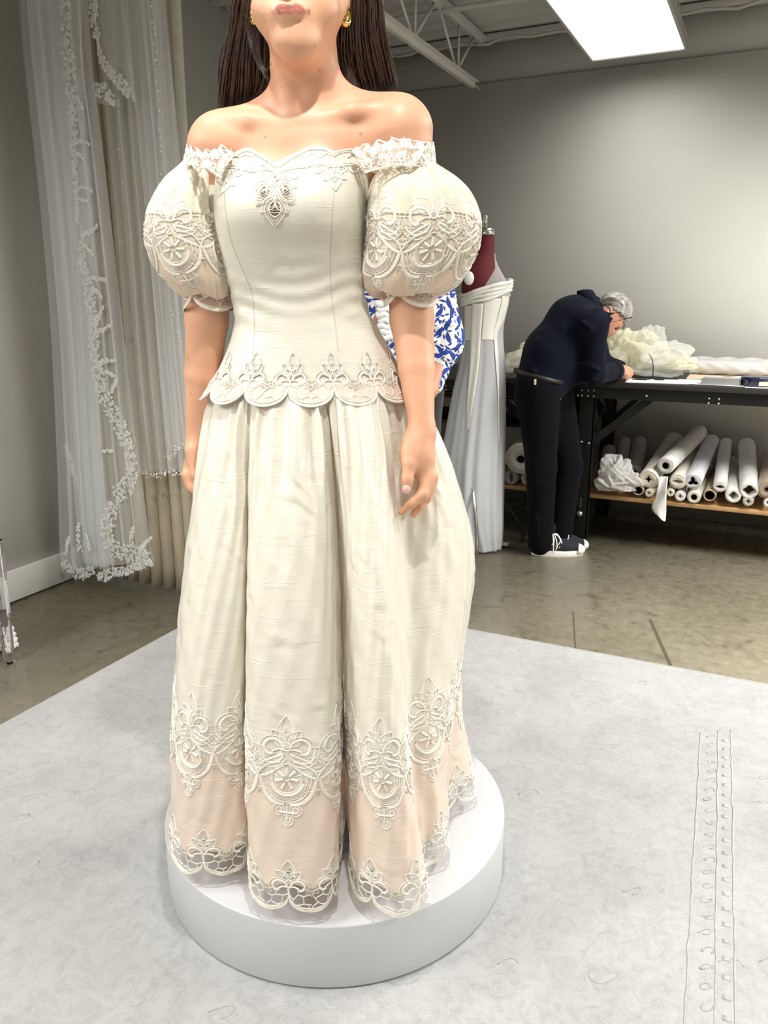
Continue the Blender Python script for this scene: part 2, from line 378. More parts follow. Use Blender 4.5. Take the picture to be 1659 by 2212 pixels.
# ------------------------------------------------------------------ rug
pz = lambda a, b: .011 + .0012 * np.sin(np.asarray(a) * 9 + np.asarray(b) * 3) * np.sin(np.asarray(b) * 11)
rug = empty('area_rug', (-.5, .75, 0), 'large pale grey mottled rug with carved border under the white platform', 'rug')
m = MB(); xs = np.linspace(-1.5, 2.0, 60); ys = np.linspace(-1.99, 2.007, 60)
Pg = np.array([[(a, b, .011 + .0012 * math.sin(a * 9 + b * 3) * math.sin(b * 11)) for b in ys] for a in xs]); m.grid(Pg)
ed = [(a, ys[0]) for a in xs] + [(xs[-1], b) for b in ys] + [(a, ys[-1]) for a in xs[::-1]] + [(xs[0], b) for b in ys[::-1]]
m.add([(a, b, z) for a, b in ed for z in (.011, .0)], [(2 * i, 2 * i + 1, 2 * i + 3, 2 * i + 2) for i in range(len(ed) - 1)])
m.build('pile', M_RUG, rug)
m = MB(); c = [(-1.5, -1.99), (2.0, -1.99), (2.0, 2.007), (-1.5, 2.007)]
m.tube(np.array([(a, b, .006) for a, b in ed[::2]]), .0075, 6, closed=True); m.build('binding', M_RUGEDGE, rug)
Q = lambda u, v: (u + .5, v - .75)
for k, (pa, pb) in enumerate((((1514, 1582), (1480, 2212)), ((1552, 1578), (1545, 2212)), ((1580, 1576), (1590, 2212)))):
    a = R(G(*pa, .012)); b = R(G(*pb, .012)); b = b + (b - a) * .9; nn = 60
    pts = np.array([a + (b - a) * i / nn for i in range(nn + 1)]) - np.array([-.5, .75, 0]); pts[:, 0] += rng.normal(0, .0012, nn + 1); pts[:, 2] = pz(pts[:, 0], pts[:, 1]) + .0003
    MB().tube(pts, .0026, 5, flat=.35).build('carved_line', M_RUGCARVE, rug)
dm = MB()
for i in range(34):      # carved dashes and worn figures between the lines
    f = i / 34; a = R(G(1566, 1600, .012)); b = R(G(1570, 2212, .012)); q = a + (b - a) * f * 1.6 - np.array([-.5, .75, 0])
    dm.box((q[0] - .008, q[1] - .006, .009), (q[0] + .008, q[1] + .006, float(pz(q[0], q[1])) + .0007))
    q2 = q + np.array([-.038 + rng.normal(0, .003), .01, 0]); th = np.linspace(0, 5, 9)
    dm.tube(np.stack([q2[0] + .012 * np.cos(th + i), q2[1] + .010 * np.sin(th * 1.3 + i), np.full(9, float(pz(q2[0], q2[1])) + .0002)], 1), .0016, 4, flat=.6)
for i in range(170):
    q = np.array([rng.uniform(-1.35, .42), rng.uniform(-.6, 1.85)]) if i % 2 else np.array([rng.uniform(.56, 1.1), rng.uniform(-.6, 1.85)]); th = np.linspace(0, rng.uniform(1.5, 5), 8); s = rng.uniform(.012, .035); w = rng.uniform(0, 6)
    if np.hypot(q[0] - R((-.11, 1.59, 0))[0] - .5, q[1] - R((-.11, 1.59, 0))[1] + .75) < .45: continue
    dm.tube(np.stack([q[0] + s * np.cos(th + w), q[1] + s * .8 * np.sin(th * 1.4 + w), pz(q[0] + s * np.cos(th + w), q[1] + s * .8 * np.sin(th * 1.4 + w)) + .0001], 1), .0016, 4, flat=.6)
tag(dm.build('carved_pattern', M_RUGCARVE, rug), kind='stuff')
# ------------------------------------------------------------------ round platform
PC = R((-.11, 1.59, 0)); pl = empty('platform', (PC[0], PC[1], .0125), 'round white low fitting platform standing on the grey rug', 'platform')
M_PLAT = mat('platform_paint', (212, 213, 216), .38, bump=.05, bscale=90); PH = .1415
autosmooth(MB().lathe([(.0, .001), (.383, .001), (.385, .004), (.385, PH - .003)], 160).build('side_band', M_PLAT, pl))
m = MB(); m.lathe([(.385, PH - .003), (.3846, PH - .0012), (.3835, PH), (.2, PH), (.01, PH)], 160, caps=False); m.add([(.01 * math.cos(a), .01 * math.sin(a), PH) for a in np.linspace(0, 6.283, 128, False)], [tuple(range(128))]); autosmooth(m.build('top_board', M_PLAT, pl), 20)
# ------------------------------------------------------------------ curtain
def cloth_mat(name, col, rough=.85, warp=900, bstr=.25, sheen=.2):
    t = NT(name); t.set(Roughness=rough, Sheen_Weight=sheen); v = t.coord(); f = t.noise(v, 9, 4)
    t.color(t.ramp(f, [(.3, tuple(c * .95 for c in col)), (.7, col)])); t.bump(t.noise(t.coord((warp, warp, warp * .25)), 1, 2), bstr, .001); return t.m
M_CURT = cloth_mat('curtain_cloth', (189, 177, 153)); M_CURT2 = cloth_mat('curtain_lining', (205, 200, 187))
cu = empty('curtain', (-2.4, 2.63, 0), 'beige floor length pleated curtain behind the hanging veils', 'curtain')
def pleats(x0, x1, y0, z0, z1, npl, amp, ns=14):
    k = npl * ns; s = np.linspace(0, npl, k + 1); rows = []
    for z in np.linspace(z1, z0, 26):
        g = 1 - .25 * (z - z0) / (z1 - z0); ph = 2 * math.pi * s + .25 * np.sin(z * 1.3 + s * 2)
        yy = y0 + amp * g * np.sign(np.sin(ph)) * np.abs(np.sin(ph)) ** .7; xx = x0 + (x1 - x0) * s / npl + .014 * np.cos(ph * 1.0) * g + .006 * np.sin(2.2 * z + s)
        rows.append(np.stack([xx, yy, np.full_like(xx, z)], 1))
    return np.array(rows)
m = MB(); m.grid(pleats(-2.8, -2.12, 2.63, .014, 2.56, 10, .042)); solid(m.build('pleated_panel', M_CURT, cu, off=(-2.4, 2.63, 0)), .003)
m = MB(); m.grid(pleats(-2.13, -2.075, 2.60, .014, 2.56, 1, .02)); solid(m.build('turned_edge', M_CURT2, cu, off=(-2.4, 2.63, 0)), .003)
MB().tube([(-.44, 0, 2.57), (.34, 0, 2.57)], .014, 10).build('rail', M_STEEL, cu)
for a in (-.4, .3): MB().tube([(a, 0, 2.57), (a, 0, ZD)], .006, 6).build('rail_hanger', M_STEEL, cu)
# ------------------------------------------------------------------ veils
M_TULLE = sheer('veil_tulle', (250, 252, 253), .36, .45); M_TULLE2 = sheer('beaded_tulle', (248, 250, 251), .40, .45)
M_VLACE = sheer('veil_lace', (253, 253, 251), .94, .3); M_CORD = mat('veil_cord', (250, 250, 246), .7); M_BEAD = mat('crystal_bead', (252, 252, 252), .08, spec=1.)
_t = NT('x'); bpy.data.materials.remove(_t.m)
def veil_sheet(left, right, y, nf, amp, rows=60, cols=120, seed=0, skew=0.):
    """left and right: outline points in the picture; the sheet hangs on the plane at room depth y, with soft folds"""
    L = cr([onV(a, b, y) for a, b in left], rows); Rr = cr([onV(a, b, y) for a, b in right], rows); r_ = np.random.default_rng(seed)
    ph = r_.uniform(0, 6, 5); s = np.linspace(0, 1, cols); out = []
    for i in range(rows):
        t = i / (rows - 1); ss = s + .012 * np.sin(2 * math.pi * nf * s + ph[0])
        q = L[i] + (Rr[i] - L[i]) * ss[:, None]
        q[:, 1] += amp * (.5 + .5 * t) * (np.sin(2 * math.pi * nf * s + ph[0] + .5 * t) + .6 * np.sin(2 * math.pi * nf * 1.73 * s + ph[1] - .6 * t) + .4 * np.sin(2 * math.pi * nf * .41 * s + ph[2]))
        out.append(q)
    return np.array(out)
def curl(c, s, a, turns=1.3, n=12, ax=None):
    t = np.linspace(0, 1, n); th = a + turns * 2 * math.pi * t * .8; r = s * (1 - .8 * t)
    return np.stack([c[0] + r * np.cos(th), c[1] + 0 * t, c[2] + r * np.sin(th)], 1)
def lace_on(name, path, widths, y, parent, dens=9, off=-.012, sprigs=True, seed=3, orgn=(0, 0, 0)):
    """corded floral lace following a path in the picture: cloth petals below, raised cords on top"""
    r_ = np.random.default_rng(seed); c = cr([onV(a, b, y) for a, b in path], 80); w = np.interp(np.linspace(0, 1, 80), np.linspace(0, 1, len(widths)), widths)
    pet = MB(); cd = MB(); L = np.concatenate([[0], np.cumsum(np.linalg.norm(np.diff(c, axis=0), axis=1))]); n = int(L[-1] * 100 * dens / 9)
    for k in range(n):
        d = L[-1] * (k + r_.uniform(0, 1)) / n; i = min(int(np.searchsorted(L, d)), 79); ww = w[i]; tx = c[min(i + 1, 79)] - c[max(i - 1, 0)]; tx /= np.linalg.norm(tx); nx = np.array([-tx[2], 0, tx[0]])
        for j in range(6):
            o = r_.uniform(-1, 1) * ww; q = c[i] + nx * o + tx * r_.uniform(-.01, .01); q[1] = y + off + r_.uniform(-.002, .002); s = r_.uniform(.004, .0085); a = r_.uniform(0, 6.28)
            cd.tube(curl(q, s, a, r_.uniform(.8, 1.6), 7), .0011, 3, caps=False)
            pa = np.linspace(0, 6.283, 8, False); lr = s * r_.uniform(.7, 1.1); e = r_.uniform(.45, .9)
            x = lr * np.cos(pa); z = lr * e * np.sin(pa); q2 = q + np.array([0, .003, 0])
            pet.add([(q2[0] + x[m_] * math.cos(a) - z[m_] * math.sin(a), q2[1], q2[2] + x[m_] * math.sin(a) + z[m_] * math.cos(a)) for m_ in range(8)], [tuple(range(8))])
    o1 = pet.build(name, M_VLACE, parent, off=orgn); cd.build('raised_cord', M_CORD, o1, off=orgn); return o1
def sprig(px, py, y, ang, ln, par, org, seed):   # a curling spray of small petals reaching out of the lace
    r_ = np.random.default_rng(seed); b = onV(px, py, y); m = MB(); cd = MB(); d = np.array([math.cos(ang), 0, math.sin(ang)]); nn = np.array([-d[2], 0, d[0]]); sd = -1 if r_.random() < .75 else 1
    for k in range(int(ln * 620)):
        t = r_.random() ** .8; w = ln * .17 * (1 - .55 * t) * (.75 + .25 * math.cos(t * 26)); q = b + d * ln * t + sd * nn * ln * .33 * t * t + nn * r_.uniform(-1, 1) * w + np.array([0, -.013 + r_.uniform(-.002, .002), 0]); a = r_.uniform(0, 6.28); s_ = r_.uniform(.0035, .0065); pa = np.linspace(0, 6.283, 7, False)
        x = s_ * np.cos(pa); z = s_ * .6 * np.sin(pa); m.add([(q[0] + x[i] * math.cos(a) - z[i] * math.sin(a), q[1], q[2] + x[i] * math.sin(a) + z[i] * math.cos(a)) for i in range(7)], [tuple(range(7))])
        if k % 2: cd.tube(curl(q - np.array([0, .002, 0]), s_ * 1.2, a, 1.1, 7), .001, 3, caps=False)
    o = m.build('lace_sprig', M_VLACE, par, off=org); cd.build('raised_cord', M_CORD, o, off=org); return o
VO = (-2.5, 2.42, .0)
v1 = empty('lace_trimmed_veil', VO, 'long white tulle veil with broad corded lace edge, leftmost by the wall', 'veil')
m = MB(); m.grid(veil_sheet([(38, -140), (40, 0), (60, 200), (85, 420), (110, 700), (125, 1000), (131, 1180), (138, 1232)], [(186, -140), (190, 0), (202, 165), (218, 285), (240, 475), (264, 690), (288, 903), (307, 1030), (326, 1174), (335, 1212)], 2.42, 7, .012, seed=1))
m.build('tulle_layer', M_TULLE, v1, off=VO)
m = MB(); m.grid(veil_sheet([(62, -140), (66, 0), (84, 200), (112, 420), (140, 700), (160, 1000), (176, 1150), (190, 1215)], [(150, -140), (155, 0), (170, 165), (185, 285), (200, 475), (208, 690), (214, 903), (220, 1030), (228, 1174), (232, 1230)], 2.44, 9, .014, seed=2))
m.build('tulle_layer', M_TULLE, v1, off=VO)
m = MB(); m.grid(veil_sheet([(100, -140), (108, 0), (130, 300), (150, 600), (175, 900), (196, 1100), (210, 1220)], [(170, -140), (176, 0), (186, 300), (196, 600), (210, 900), (226, 1100), (240, 1215)], 2.46, 6, .012, seed=5))
m.build('tulle_layer', M_TULLE, v1, off=VO)
lace_on('lace_edge', [(147, -20), (148, 60), (155, 150), (160, 220), (163, 300), (166, 370), (170, 430), (172, 480)], [.024, .024, .03, .02, .017, .012, .008, .006], 2.42, v1, 9, orgn=VO, seed=11)
lace_on('lace_edge', [(178, 520), (184, 580), (198, 640), (206, 720), (214, 800), (230, 860), (258, 910), (278, 960), (288, 1010), (278, 1050), (254, 1070)], [.012, .02, .028, .026, .03, .036, .036, .03, .03, .036, .04], 2.42, v1, 10, orgn=VO, seed=12)
lace_on('lace_edge', [(246, 1080), (240, 1130), (236, 1170), (262, 1190), (300, 1195), (325, 1200)], [.03, .034, .04, .04, .036, .02], 2.42, v1, 11, orgn=VO, seed=13)
lace_on('lace_hem', [(138, 1210), (165, 1236), (185, 1238), (205, 1228)], [.022, .026, .028, .02], 2.425, v1, 11, orgn=VO, seed=14)
lace_on('lace_hem', [(215, 1238), (224, 1246), (248, 1234), (275, 1232), (300, 1222), (332, 1214)], [.014, .024, .02, .018, .016, .014], 2.42, v1, 11, orgn=VO, seed=15)
lace_on('lace_edge', [(148, 960), (156, 1000), (166, 1030), (178, 1060)], [.012, .014, .01, .006], 2.45, v1, 6, orgn=VO, seed=16)
for k, (a, b, an, l) in enumerate([(172, 214, -.7, .04), (168, 310, .2, .065), (168, 330, -.3, .05), (172, 408, .15, .075), (174, 430, -.5, .05), (180, 508, 0., .09), (186, 530, -.4, .06), (196, 602, .2, .09), (200, 620, -.3, .07), (206, 700, .5, .09), (212, 715, 0., .09), (216, 785, .45, .1), (222, 800, 0., .08), (240, 850, .6, .08), (250, 975, 2.9, .06), (150, 1200, 1.6, .1), (178, 1190, 1.8, .13), (196, 1190, 1.3, .08), (230, 1150, 2., .06), (290, 1180, 1.7, .09), (310, 1190, 1.2, .09)]):
    sprig(a, b, 2.42, an, l, v1, VO, k)
MB().tube([onV(112, -140, 2.42), onV(112, -300, 2.45)], .004, 5).build('hanging_ribbon', M_CORD, v1, off=VO)
VO = (-2.25, 2.52, .0)
v3 = empty('beaded_veil', VO, 'fingertip length white tulle veil with beaded edge before the curtain', 'veil')
m = MB(); m.grid(veil_sheet([(215, -140), (222, 0), (236, 250), (262, 500), (284, 800), (306, 1022)], [(352, -140), (358, 0), (380, 250), (396, 500), (420, 800), (440, 1010)], 2.53, 6, .014, seed=7)); m.build('tulle_layer', M_TULLE2, v3, off=VO)
m = MB(); m.grid(veil_sheet([(262, -140), (268, 0), (292, 250), (316, 500), (344, 800), (362, 975)], [(344, -140), (350, 0), (376, 250), (400, 500), (430, 800), (450, 960)], 2.51, 5, .01, seed=8)); m.build('tulle_layer', M_TULLE2, v3, off=VO)
def beads(path, n, y, par, org, r=.0032, jit=.004):
    c = cr([onV(a, b, y) for a, b in path], n); m = MB()
    for q in c: q = q + rng.normal(0, jit, 3) * np.array([1, .3, 1]); m.ball(q, r * rng.uniform(.6, 1.3), 6, 4)
    return tag(m.build('bead_edge', M_BEAD, par, off=org), kind='stuff')
beads([(328, 0), (336, 120), (345, 280), (352, 400), (362, 520), (374, 660), (392, 740)], 46, 2.495, v3, VO, .0032)
beads([(306, 1022), (330, 1026), (350, 1024), (372, 1020), (392, 1022), (430, 1018)], 60, 2.495, v3, VO, .0035, .006)
beads([(362, 990), (375, 982), (386, 970), (400, 958), (430, 950)], 36, 2.49, v3, VO, .0035, .006)
beads([(254, 240), (258, 330), (262, 430), (266, 520)], 14, 2.50, v3, VO, .0022)
MB().tube([onV(285, -140, 2.52), onV(285, -280, 2.55)], .004, 5).build('hanging_ribbon', M_CORD, v3, off=VO)
VO = (-2.3, 2.46, 1.9)
v2 = empty('short_lace_veil', VO, 'short white veil with scalloped floral lace edge, between the long veils', 'veil')
m = MB(); m.grid(veil_sheet([(196, -140), (200, 0), (205, 60), (222, 128), (252, 175), (288, 212)], [(268, -140), (272, 0), (280, 60), (286, 128), (290, 175), (292, 222)], 2.47, 3, .008, 40, 50, seed=9)); m.build('tulle_layer', M_TULLE, v2, off=VO)
lace_on('lace_edge', [(208, -20), (206, 30), (210, 70), (216, 84)], [.014, .02, .018, .006], 2.465, v2, 10, orgn=VO, seed=21)
lace_on('lace_edge', [(216, 90), (220, 110), (224, 132), (242, 155), (262, 178), (282, 200)], [.004, .004, .016, .018, .022, .018], 2.465, v2, 11, orgn=VO, seed=22)
lace_on('lace_edge', [(208, 190), (222, 195), (240, 208), (252, 226)], [.024, .028, .022, .008], 2.47, v2, 11, orgn=VO, seed=23)
m = MB(); m.grid(veil_sheet([(205, 205), (206, 222)], [(262, 214), (262, 232)], 2.475, 3, .006, 8, 30, seed=9)); m.build('tulle_layer', M_TULLE, v2, off=VO)
# ------------------------------------------------------------------ clear acrylic chair at the left edge
def acrylic():
    t = NT('clear_acrylic'); t.set(Base_Color=(.93, .92, .97, 1), Roughness=.03, Transmission_Weight=1.0, IOR=1.45); return t.m
M_ACR = acrylic(); CPos = R((-1.36, 2.62, 0)); ch = empty('clear_chair', CPos, 'clear acrylic chair at the left edge by the baseboard', 'chair')
ca = lambda a, b: (np.array(a), np.array(b))
for nm, a, b in (('leg', (0, 0, 0), (-.008, .008, .46)), ('leg', (-.40, -.02, 0), (-.385, -.01, .46)), ('leg', (.02, -.4, 0), (0, -.38, .46)), ('leg', (-.4, -.42, 0), (-.385, -.4, .46))):
    m = MB(); a = np.array(a); b = np.array(b); v = []
    for q, h in ((a, .015), (a + (b - a) * .5, .019), (b, .022)):
        for x, y_ in ((-1, -1), (1, -1), (1, 1), (-1, 1)): v.append(q + np.array([x * h, y_ * h, 0]))
    f = [(3, 2, 1, 0), (8, 9, 10, 11)] + [(i * 4 + j, i * 4 + (j + 1) % 4, i * 4 + 4 + (j + 1) % 4, i * 4 + 4 + j) for i in range(2) for j in range(4)]
    m.add(v, f); o = m.build(nm, M_ACR, ch, smooth=False); bv = o.modifiers.new('b', 'BEVEL'); bv.width = .004; bv.segments = 2
m = MB(); m.box((-.41, -.42, .462), (.02, .025, .478), .006); m.build('seat', M_ACR, ch)
m = MB(); m.box((-.42, -.44, .50), (.02, -.425, .92), .006); m.build('backrest', M_ACR, ch)
m = MB(); r2 = np.random.default_rng(4); th = np.linspace(0, 6.283, 40)
q0 = R(P(4, 1392, 2.75)); q0[2] = 0
for k in range(4):
    m.tube(np.stack([.05 * np.cos(th) * (1 - .12 * k) + .006 * np.sin(9 * th + k), .035 * np.sin(th) + .006 * np.cos(7 * th + k), np.full(40, .012 + .018 * k) + .005 * np.sin(5 * th + k * 2)], 1), .012, 7, closed=True)
m.ball((0, 0, .035), (.045, .032, .035), 14, 8)
tag(m.build('ruffled_cloth', mat('white_cloth', (240, 240, 240), .8), None, q0), 'small white ruffled cloth bundle on the floor behind the clear chair', 'cloth')
# ------------------------------------------------------------------ woman in the ivory gown
def silk(name, col, slub=.5, rough=.36, sheen=.25, warm=None, tr=0.):
    t = NT(name); t.set(Roughness=rough, Sheen_Weight=sheen, Sheen_Roughness=.35); t.b.inputs['Specular IOR Level'].default_value = .45
    v = t.coord((5, 5, 520)); a = t.noise(v, 1., 3, .6); v2 = t.coord((34, 34, 1100)); b = t.noise(v2, 1., 2)
    sl = t.ramp(t.noise(t.coord((9, 9, 330)), 1., 1, .4), [(.64, (0, 0, 0, 1)), (.72, (1, 1, 1, 1))])
    c = t.ramp(a, [(.3, tuple(x * .985 for x in col)), (.65, col)]); c = t.mix(t.math('MULTIPLY', sl, .5), c, tuple(min(255, x * 1.045) for x in col)); t.color(c)
    ts = t.n('ShaderNodeBsdfTranslucent'); t.l(c, ts.inputs[0]); mx = t.n('ShaderNodeMixShader'); mx.inputs[0].default_value = .22; t.l(t.b.outputs[0], mx.inputs[1]); t.l(ts.outputs[0], mx.inputs[2]); t.l(mx.outputs[0], t.out.inputs[0])
    n = t.bump(a, .07 * slub * 2, .001); n = t.bump(sl, .35, .0016, n); cr_ = t.noise(t.coord(), 15, 3, .5, .8); t.bump(cr_, .32, .009, n); return t.m
M_SILK = silk('ivory_silk', (243, 239, 225), rough=.31); M_BLUSH = silk('blush_silk', (247, 229, 213), rough=.31); M_PUFF = silk('ivory_sleeve_silk', (244, 238, 218), rough=.29)
M_BLUSH2 = silk('blush_sleeve_silk', (246, 226, 205)); M_INSERT = silk('sleeve_lace_lining', (236, 225, 201), .2, .6); M_PEPL = silk('peplum_lining', (240, 222, 208), .3, .6)
def cord_mat(name, col):
    t = NT(name); t.set(Roughness=.55, Sheen_Weight=.3); t.color(t.ramp(t.noise(t.coord(), 260, 2), [(.3, tuple(c * .93 for c in col)), (.65, col)])); t.bump(t.noise(t.coord(), 1500, 2), .5, .0008); return t.m
M_LACE = cord_mat('guipure_lace', (245, 238, 225)); M_NET = sheer('net_tulle', (246, 236, 226), .32, .2); M_SEAM = mat('seam_stitch', (196, 190, 166), .8)
def skin_mat(name, col, attr=False):
    t = NT(name); t.set(Roughness=.46, Subsurface_Weight=.06, Subsurface_Scale=.5); t.b.inputs['Subsurface Radius'].default_value = (.02, .008, .004); t.b.inputs['Specular IOR Level'].default_value = .4
    c = t.ramp(t.noise(t.coord(), 14, 4), [(.3, tuple(x * k for x, k in zip(col, (.975, .955, .95)))), (.7, col)])
    if attr:
        at = t.n('ShaderNodeAttribute'); at.attribute_name = 'tint'; c = t.mix(1., c, at.outputs['Color'], 'MULTIPLY')
    t.color(c); t.bump(t.noise(t.coord(), 420, 3), .06, .001); return t.m
M_SKIN = skin_mat('fair_skin', (224, 172, 141), True); M_NAIL = mat('nail', (236, 190, 182), .25)
B0 = np.array([-.165, 1.60, .154])
bride = empty('person', R(B0), 'woman standing on the white platform in an ivory and blush off-shoulder gown', 'person', rz=YAW)
def smp(c, n=None): return np.array(c, float)
# ---- body
SL, SR = smp((-.312, 1.612, 1.546)), smp((.034, 1.612, 1.575))
EL, ER = P(447, 690, 1.63), P(890, 690, 1.575)
WL, WR = P(426, 950, 1.645), P(912, 935, 1.485)
b = [ell((-.155, 1.612, 1.45), (.125, .075, .15), k=.05), ell((-.165, 1.60, 1.26), (.105, .075, .16), k=.06), ell((-.153, 1.60, 1.06), (.15, .10, .13), k=.06),
     ell((-.150, 1.605, 1.548), (.150, .060, .070), k=.05),
     cap((-.143, 1.642, 1.59), (-.147, 1.614, 1.715), .064, .0585, .03),
     cap((-.10, 1.640, 1.628), (.02, 1.622, 1.592), .040, .043, .045), cap((-.19, 1.640, 1.615), (-.30, 1.622, 1.560), .040, .043, .045),
     cap(SL, SL + [-.004, 0, -.02], .056, .052, .05), cap(SR, SR + [.004, 0, -.02], .056, .052, .05),
     cap(SL, EL, .050, .0425, .012), cap(SR, ER, .050, .0425, .012),
     cap(EL, EL * .55 + WL * .45, .0425, .036, .008), cap(EL * .55 + WL * .45, WL, .036, .0245, .006),
     cap(ER, ER * .55 + WR * .45, .0425, .035, .008), cap(ER * .55 + WR * .45, WR, .035, .0232, .006),
     # collar bones and throat notch
     cap((-.142, 1.566, 1.583), (-.06, 1.568, 1.602), .013, .011, .018), cap((-.06, 1.568, 1.602), (.012, 1.592, 1.612), .011, .011, .018), cap((-.172, 1.566, 1.578), (-.245, 1.568, 1.586), .013, .011, .018), cap((-.245, 1.568, 1.586), (-.305, 1.592, 1.588), .011, .011, .018),
     cap((-.165, 1.567, 1.585), (-.190, 1.592, 1.68), .010, .010, .022), cap((-.146, 1.567, 1.587), (-.106, 1.592, 1.68), .010, .010, .022),
     ell((-.225, 1.535, 1.44), (.062, .052, .066), k=.05), ell((-.118, 1.535, 1.445), (.062, .052, .066), k=.05),
     # legs
     cap((-.225, 1.60, 1.0), (-.215, 1.59, .62), .085, .055, .05), cap((-.215, 1.59, .62), (-.205, 1.62, .26), .052, .034, .03), cap((-.205, 1.62, .26), (-.20, 1.53, .195), .03, .026, .02),
     cap((-.085, 1.60, 1.0), (-.09, 1.59, .62), .085, .055, .05), cap((-.09, 1.59, .62), (-.09, 1.60, .26), .052, .034, .03), cap((-.09, 1.60, .26), (-.085, 1.50, .195), .03, .026, .02),
     # head
     ell((-.148, 1.615, 1.838), (.075, .096, .095), k=.03), ell((-.150, 1.560, 1.785), (.066, .068, .092), k=.03),
     cap((-.210, 1.592, 1.772), (-.166, 1.520, 1.704), .018, .020, .035), cap((-.090, 1.592, 1.772), (-.142, 1.518, 1.704), .018, .020, .035),
     ell((-.155, 1.514, 1.701), (.024, .020, .018), k=.025), cap((-.15, 1.53, 1.705), (-.148, 1.60, 1.70), .030, .045, .035),
     ell((-.202, 1.535, 1.755), (.026, .026, .026), k=.03), ell((-.108, 1.530, 1.755), (.026, .026, .026), k=.03),
     cap((-.156, 1.499, 1.830), (-.159, 1.475, 1.782), .010, .012, .02), ell((-.174, 1.490, 1.776), (.010, .010, .008), k=.012), ell((-.143, 1.487, 1.776), (.010, .010, .008), k=.012),
     ell((-.158, 1.500, 1.740), (.034, .016, .022), k=.02),
     ell((-.187, 1.499, 1.824), (.016, .012, .011), k=.015, cut=True), ell((-.127, 1.494, 1.824), (.016, .012, .011), k=.015, cut=True),
     ell((-.226, 1.615, 1.80), (.010, .020, .032), k=.012), ell((-.070, 1.612, 1.80), (.010, .020, .032), k=.012)]
# lips: mouth line runs through the picture points (590,23) (625,20) (668,18)
def lp(x, y, Y): return P(x, y, Y)
for pts, r in ((((594, 20, 1.493), (610, 13, 1.482), (622, 14.5, 1.478), (634, 13, 1.480), (662, 17, 1.491)), .0048), (((599, 24.5, 1.488), (616, 28.5, 1.480), (630, 29, 1.479), (645, 27.5, 1.482), (658, 22, 1.489)), .0055)):
    for a_, c_ in zip(pts[:-1], pts[1:]): b.append(cap(lp(*a_), lp(*c_), r, r, .006))
b += [cap(P(588, 22, 1.487), P(670, 18, 1.485), .0015, .0015, .004)]
# left hand (picture right)
hand = lambda q: [cap(P(*q[i][:3]), P(*q[i + 1][:3]), q[i][3], q[i + 1][3], .006) for i in range(len(q) - 1)]
b += [cap(WR, P(903, 985, 1.468), .0225, .028, .02, ((-.15, 1, 0), .62)), cap(P(903, 985, 1.468), P(922, 1028, 1.462), .027, .020, .02, ((-.15, 1, 0), .72)), cap(P(892, 958, 1.474), P(884, 1002, 1.448), .019, .0132, .022)]
b += hand([(884, 1002, 1.448, .0132), (879.5, 1036, 1.436, .0112), (877.5, 1056, 1.432, .0098)])
b += hand([(929, 1030, 1.458, .0150), (914, 1068, 1.438, .0108), (888, 1088, 1.432, .0090), (867, 1107, 1.436, .0070)])
b += hand([(932, 1034, 1.474, .0140), (921, 1076, 1.462, .0096), (905, 1094, 1.452, .0085), (893, 1112, 1.452, .0068)])
b += hand([(930, 1034, 1.492, .0130), (924, 1070, 1.484, .0090), (912, 1090, 1.474, .008), (903, 1104, 1.472, .0066)])
b += hand([(925, 1030, 1.508, .0115), (920, 1058, 1.504, .008), (912, 1074, 1.497, .007), (905, 1086, 1.496, .0058)])
# right hand (picture left), half behind the skirt
b += [cap(WL, P(412, 1012, 1.642), .0225, .026, .02, ((1, .4, 0), .62)), cap(P(418, 975, 1.625), P(424, 1024, 1.612), .017, .011, .018), cap(P(424, 1024, 1.612), P(429, 1050, 1.612), .0105, .0085, .008)]
for k, (x0, Y0) in enumerate(((405, 1.622), (402, 1.640), (404, 1.657), (410, 1.672))):
    b += hand([(x0, 1024, Y0, .0125 - .001 * k), (x0 + 9, 1052 - 3 * k, Y0 - .006, .0095), (x0 + 24, 1068 - 5 * k, Y0 - .008, .0082), (x0 + 36, 1070 - 6 * k, Y0 - .004, .0068)])
Vb, Fb = sdf(b, .0032); Vb = relax(Vb, Fb, 2, .45)
tint = np.ones((len(Vb), 4), np.float32)
def paint(c, r, col, soft=.5):
    d = np.linalg.norm((Vb - c) / np.broadcast_to(np.asarray(r, float), (3,)), axis=1); w = 1 - sst(1 - soft, 1, d); tint[:, :3] = tint[:, :3] * (1 - w[:, None]) + np.array(col) * w[:, None]
LIP = (.58, .33, .37)
for x, y, rx, rz in ((607, 15.5, .0125, .0045), (622, 16.5, .012, .0045), (640, 15.5, .0145, .0045), (612, 25.5, .0125, .0066), (628, 26.5, .0135, .0072), (645, 24.5, .0135, .0062)): paint(P(x, y, 1.482), (rx, .02, rz), LIP, .3)
for x, y in ((598, 22), (610, 20.5), (622, 20), (634, 20), (646, 19.5), (658, 18.5)): paint(P(x, y, 1.482), (.0075, .02, .0014), (.36, .19, .20), .5)
for x, y, Y, r in ((682, 98, 1.53, .0022), (764, 190, 1.60, .0022), (690, 153, 1.56, .0018), (608, 190, 1.575, .0018), (573, 294, 1.53, .0024), (780, 289, 1.545, .0026), (600, 98, 1.52, .0016), (405, 773, 1.62, .002), (413, 851, 1.62, .002)): 
    q = P(x, y, Y); q = Vb[np.argmin(np.linalg.norm(np.cross(Vb - [0, 0, CH], ray(x, y) / np.linalg.norm(ray(x, y))), axis=1) + .15 * Vb[:, 1])]; paint(q, r * 1.35, (.5, .36, .30), .7)
me = npmesh('body', Vb - B0, Fb, M_SKIN); at = me.attributes.new('tint', 'FLOAT_COLOR', 'POINT'); at.data.foreach_set('color', tint.ravel()); obj('body', me, bride)
def bo(m, name, mt, par=None, **k): return m.build(name, mt, par or bride, off=B0, **k)
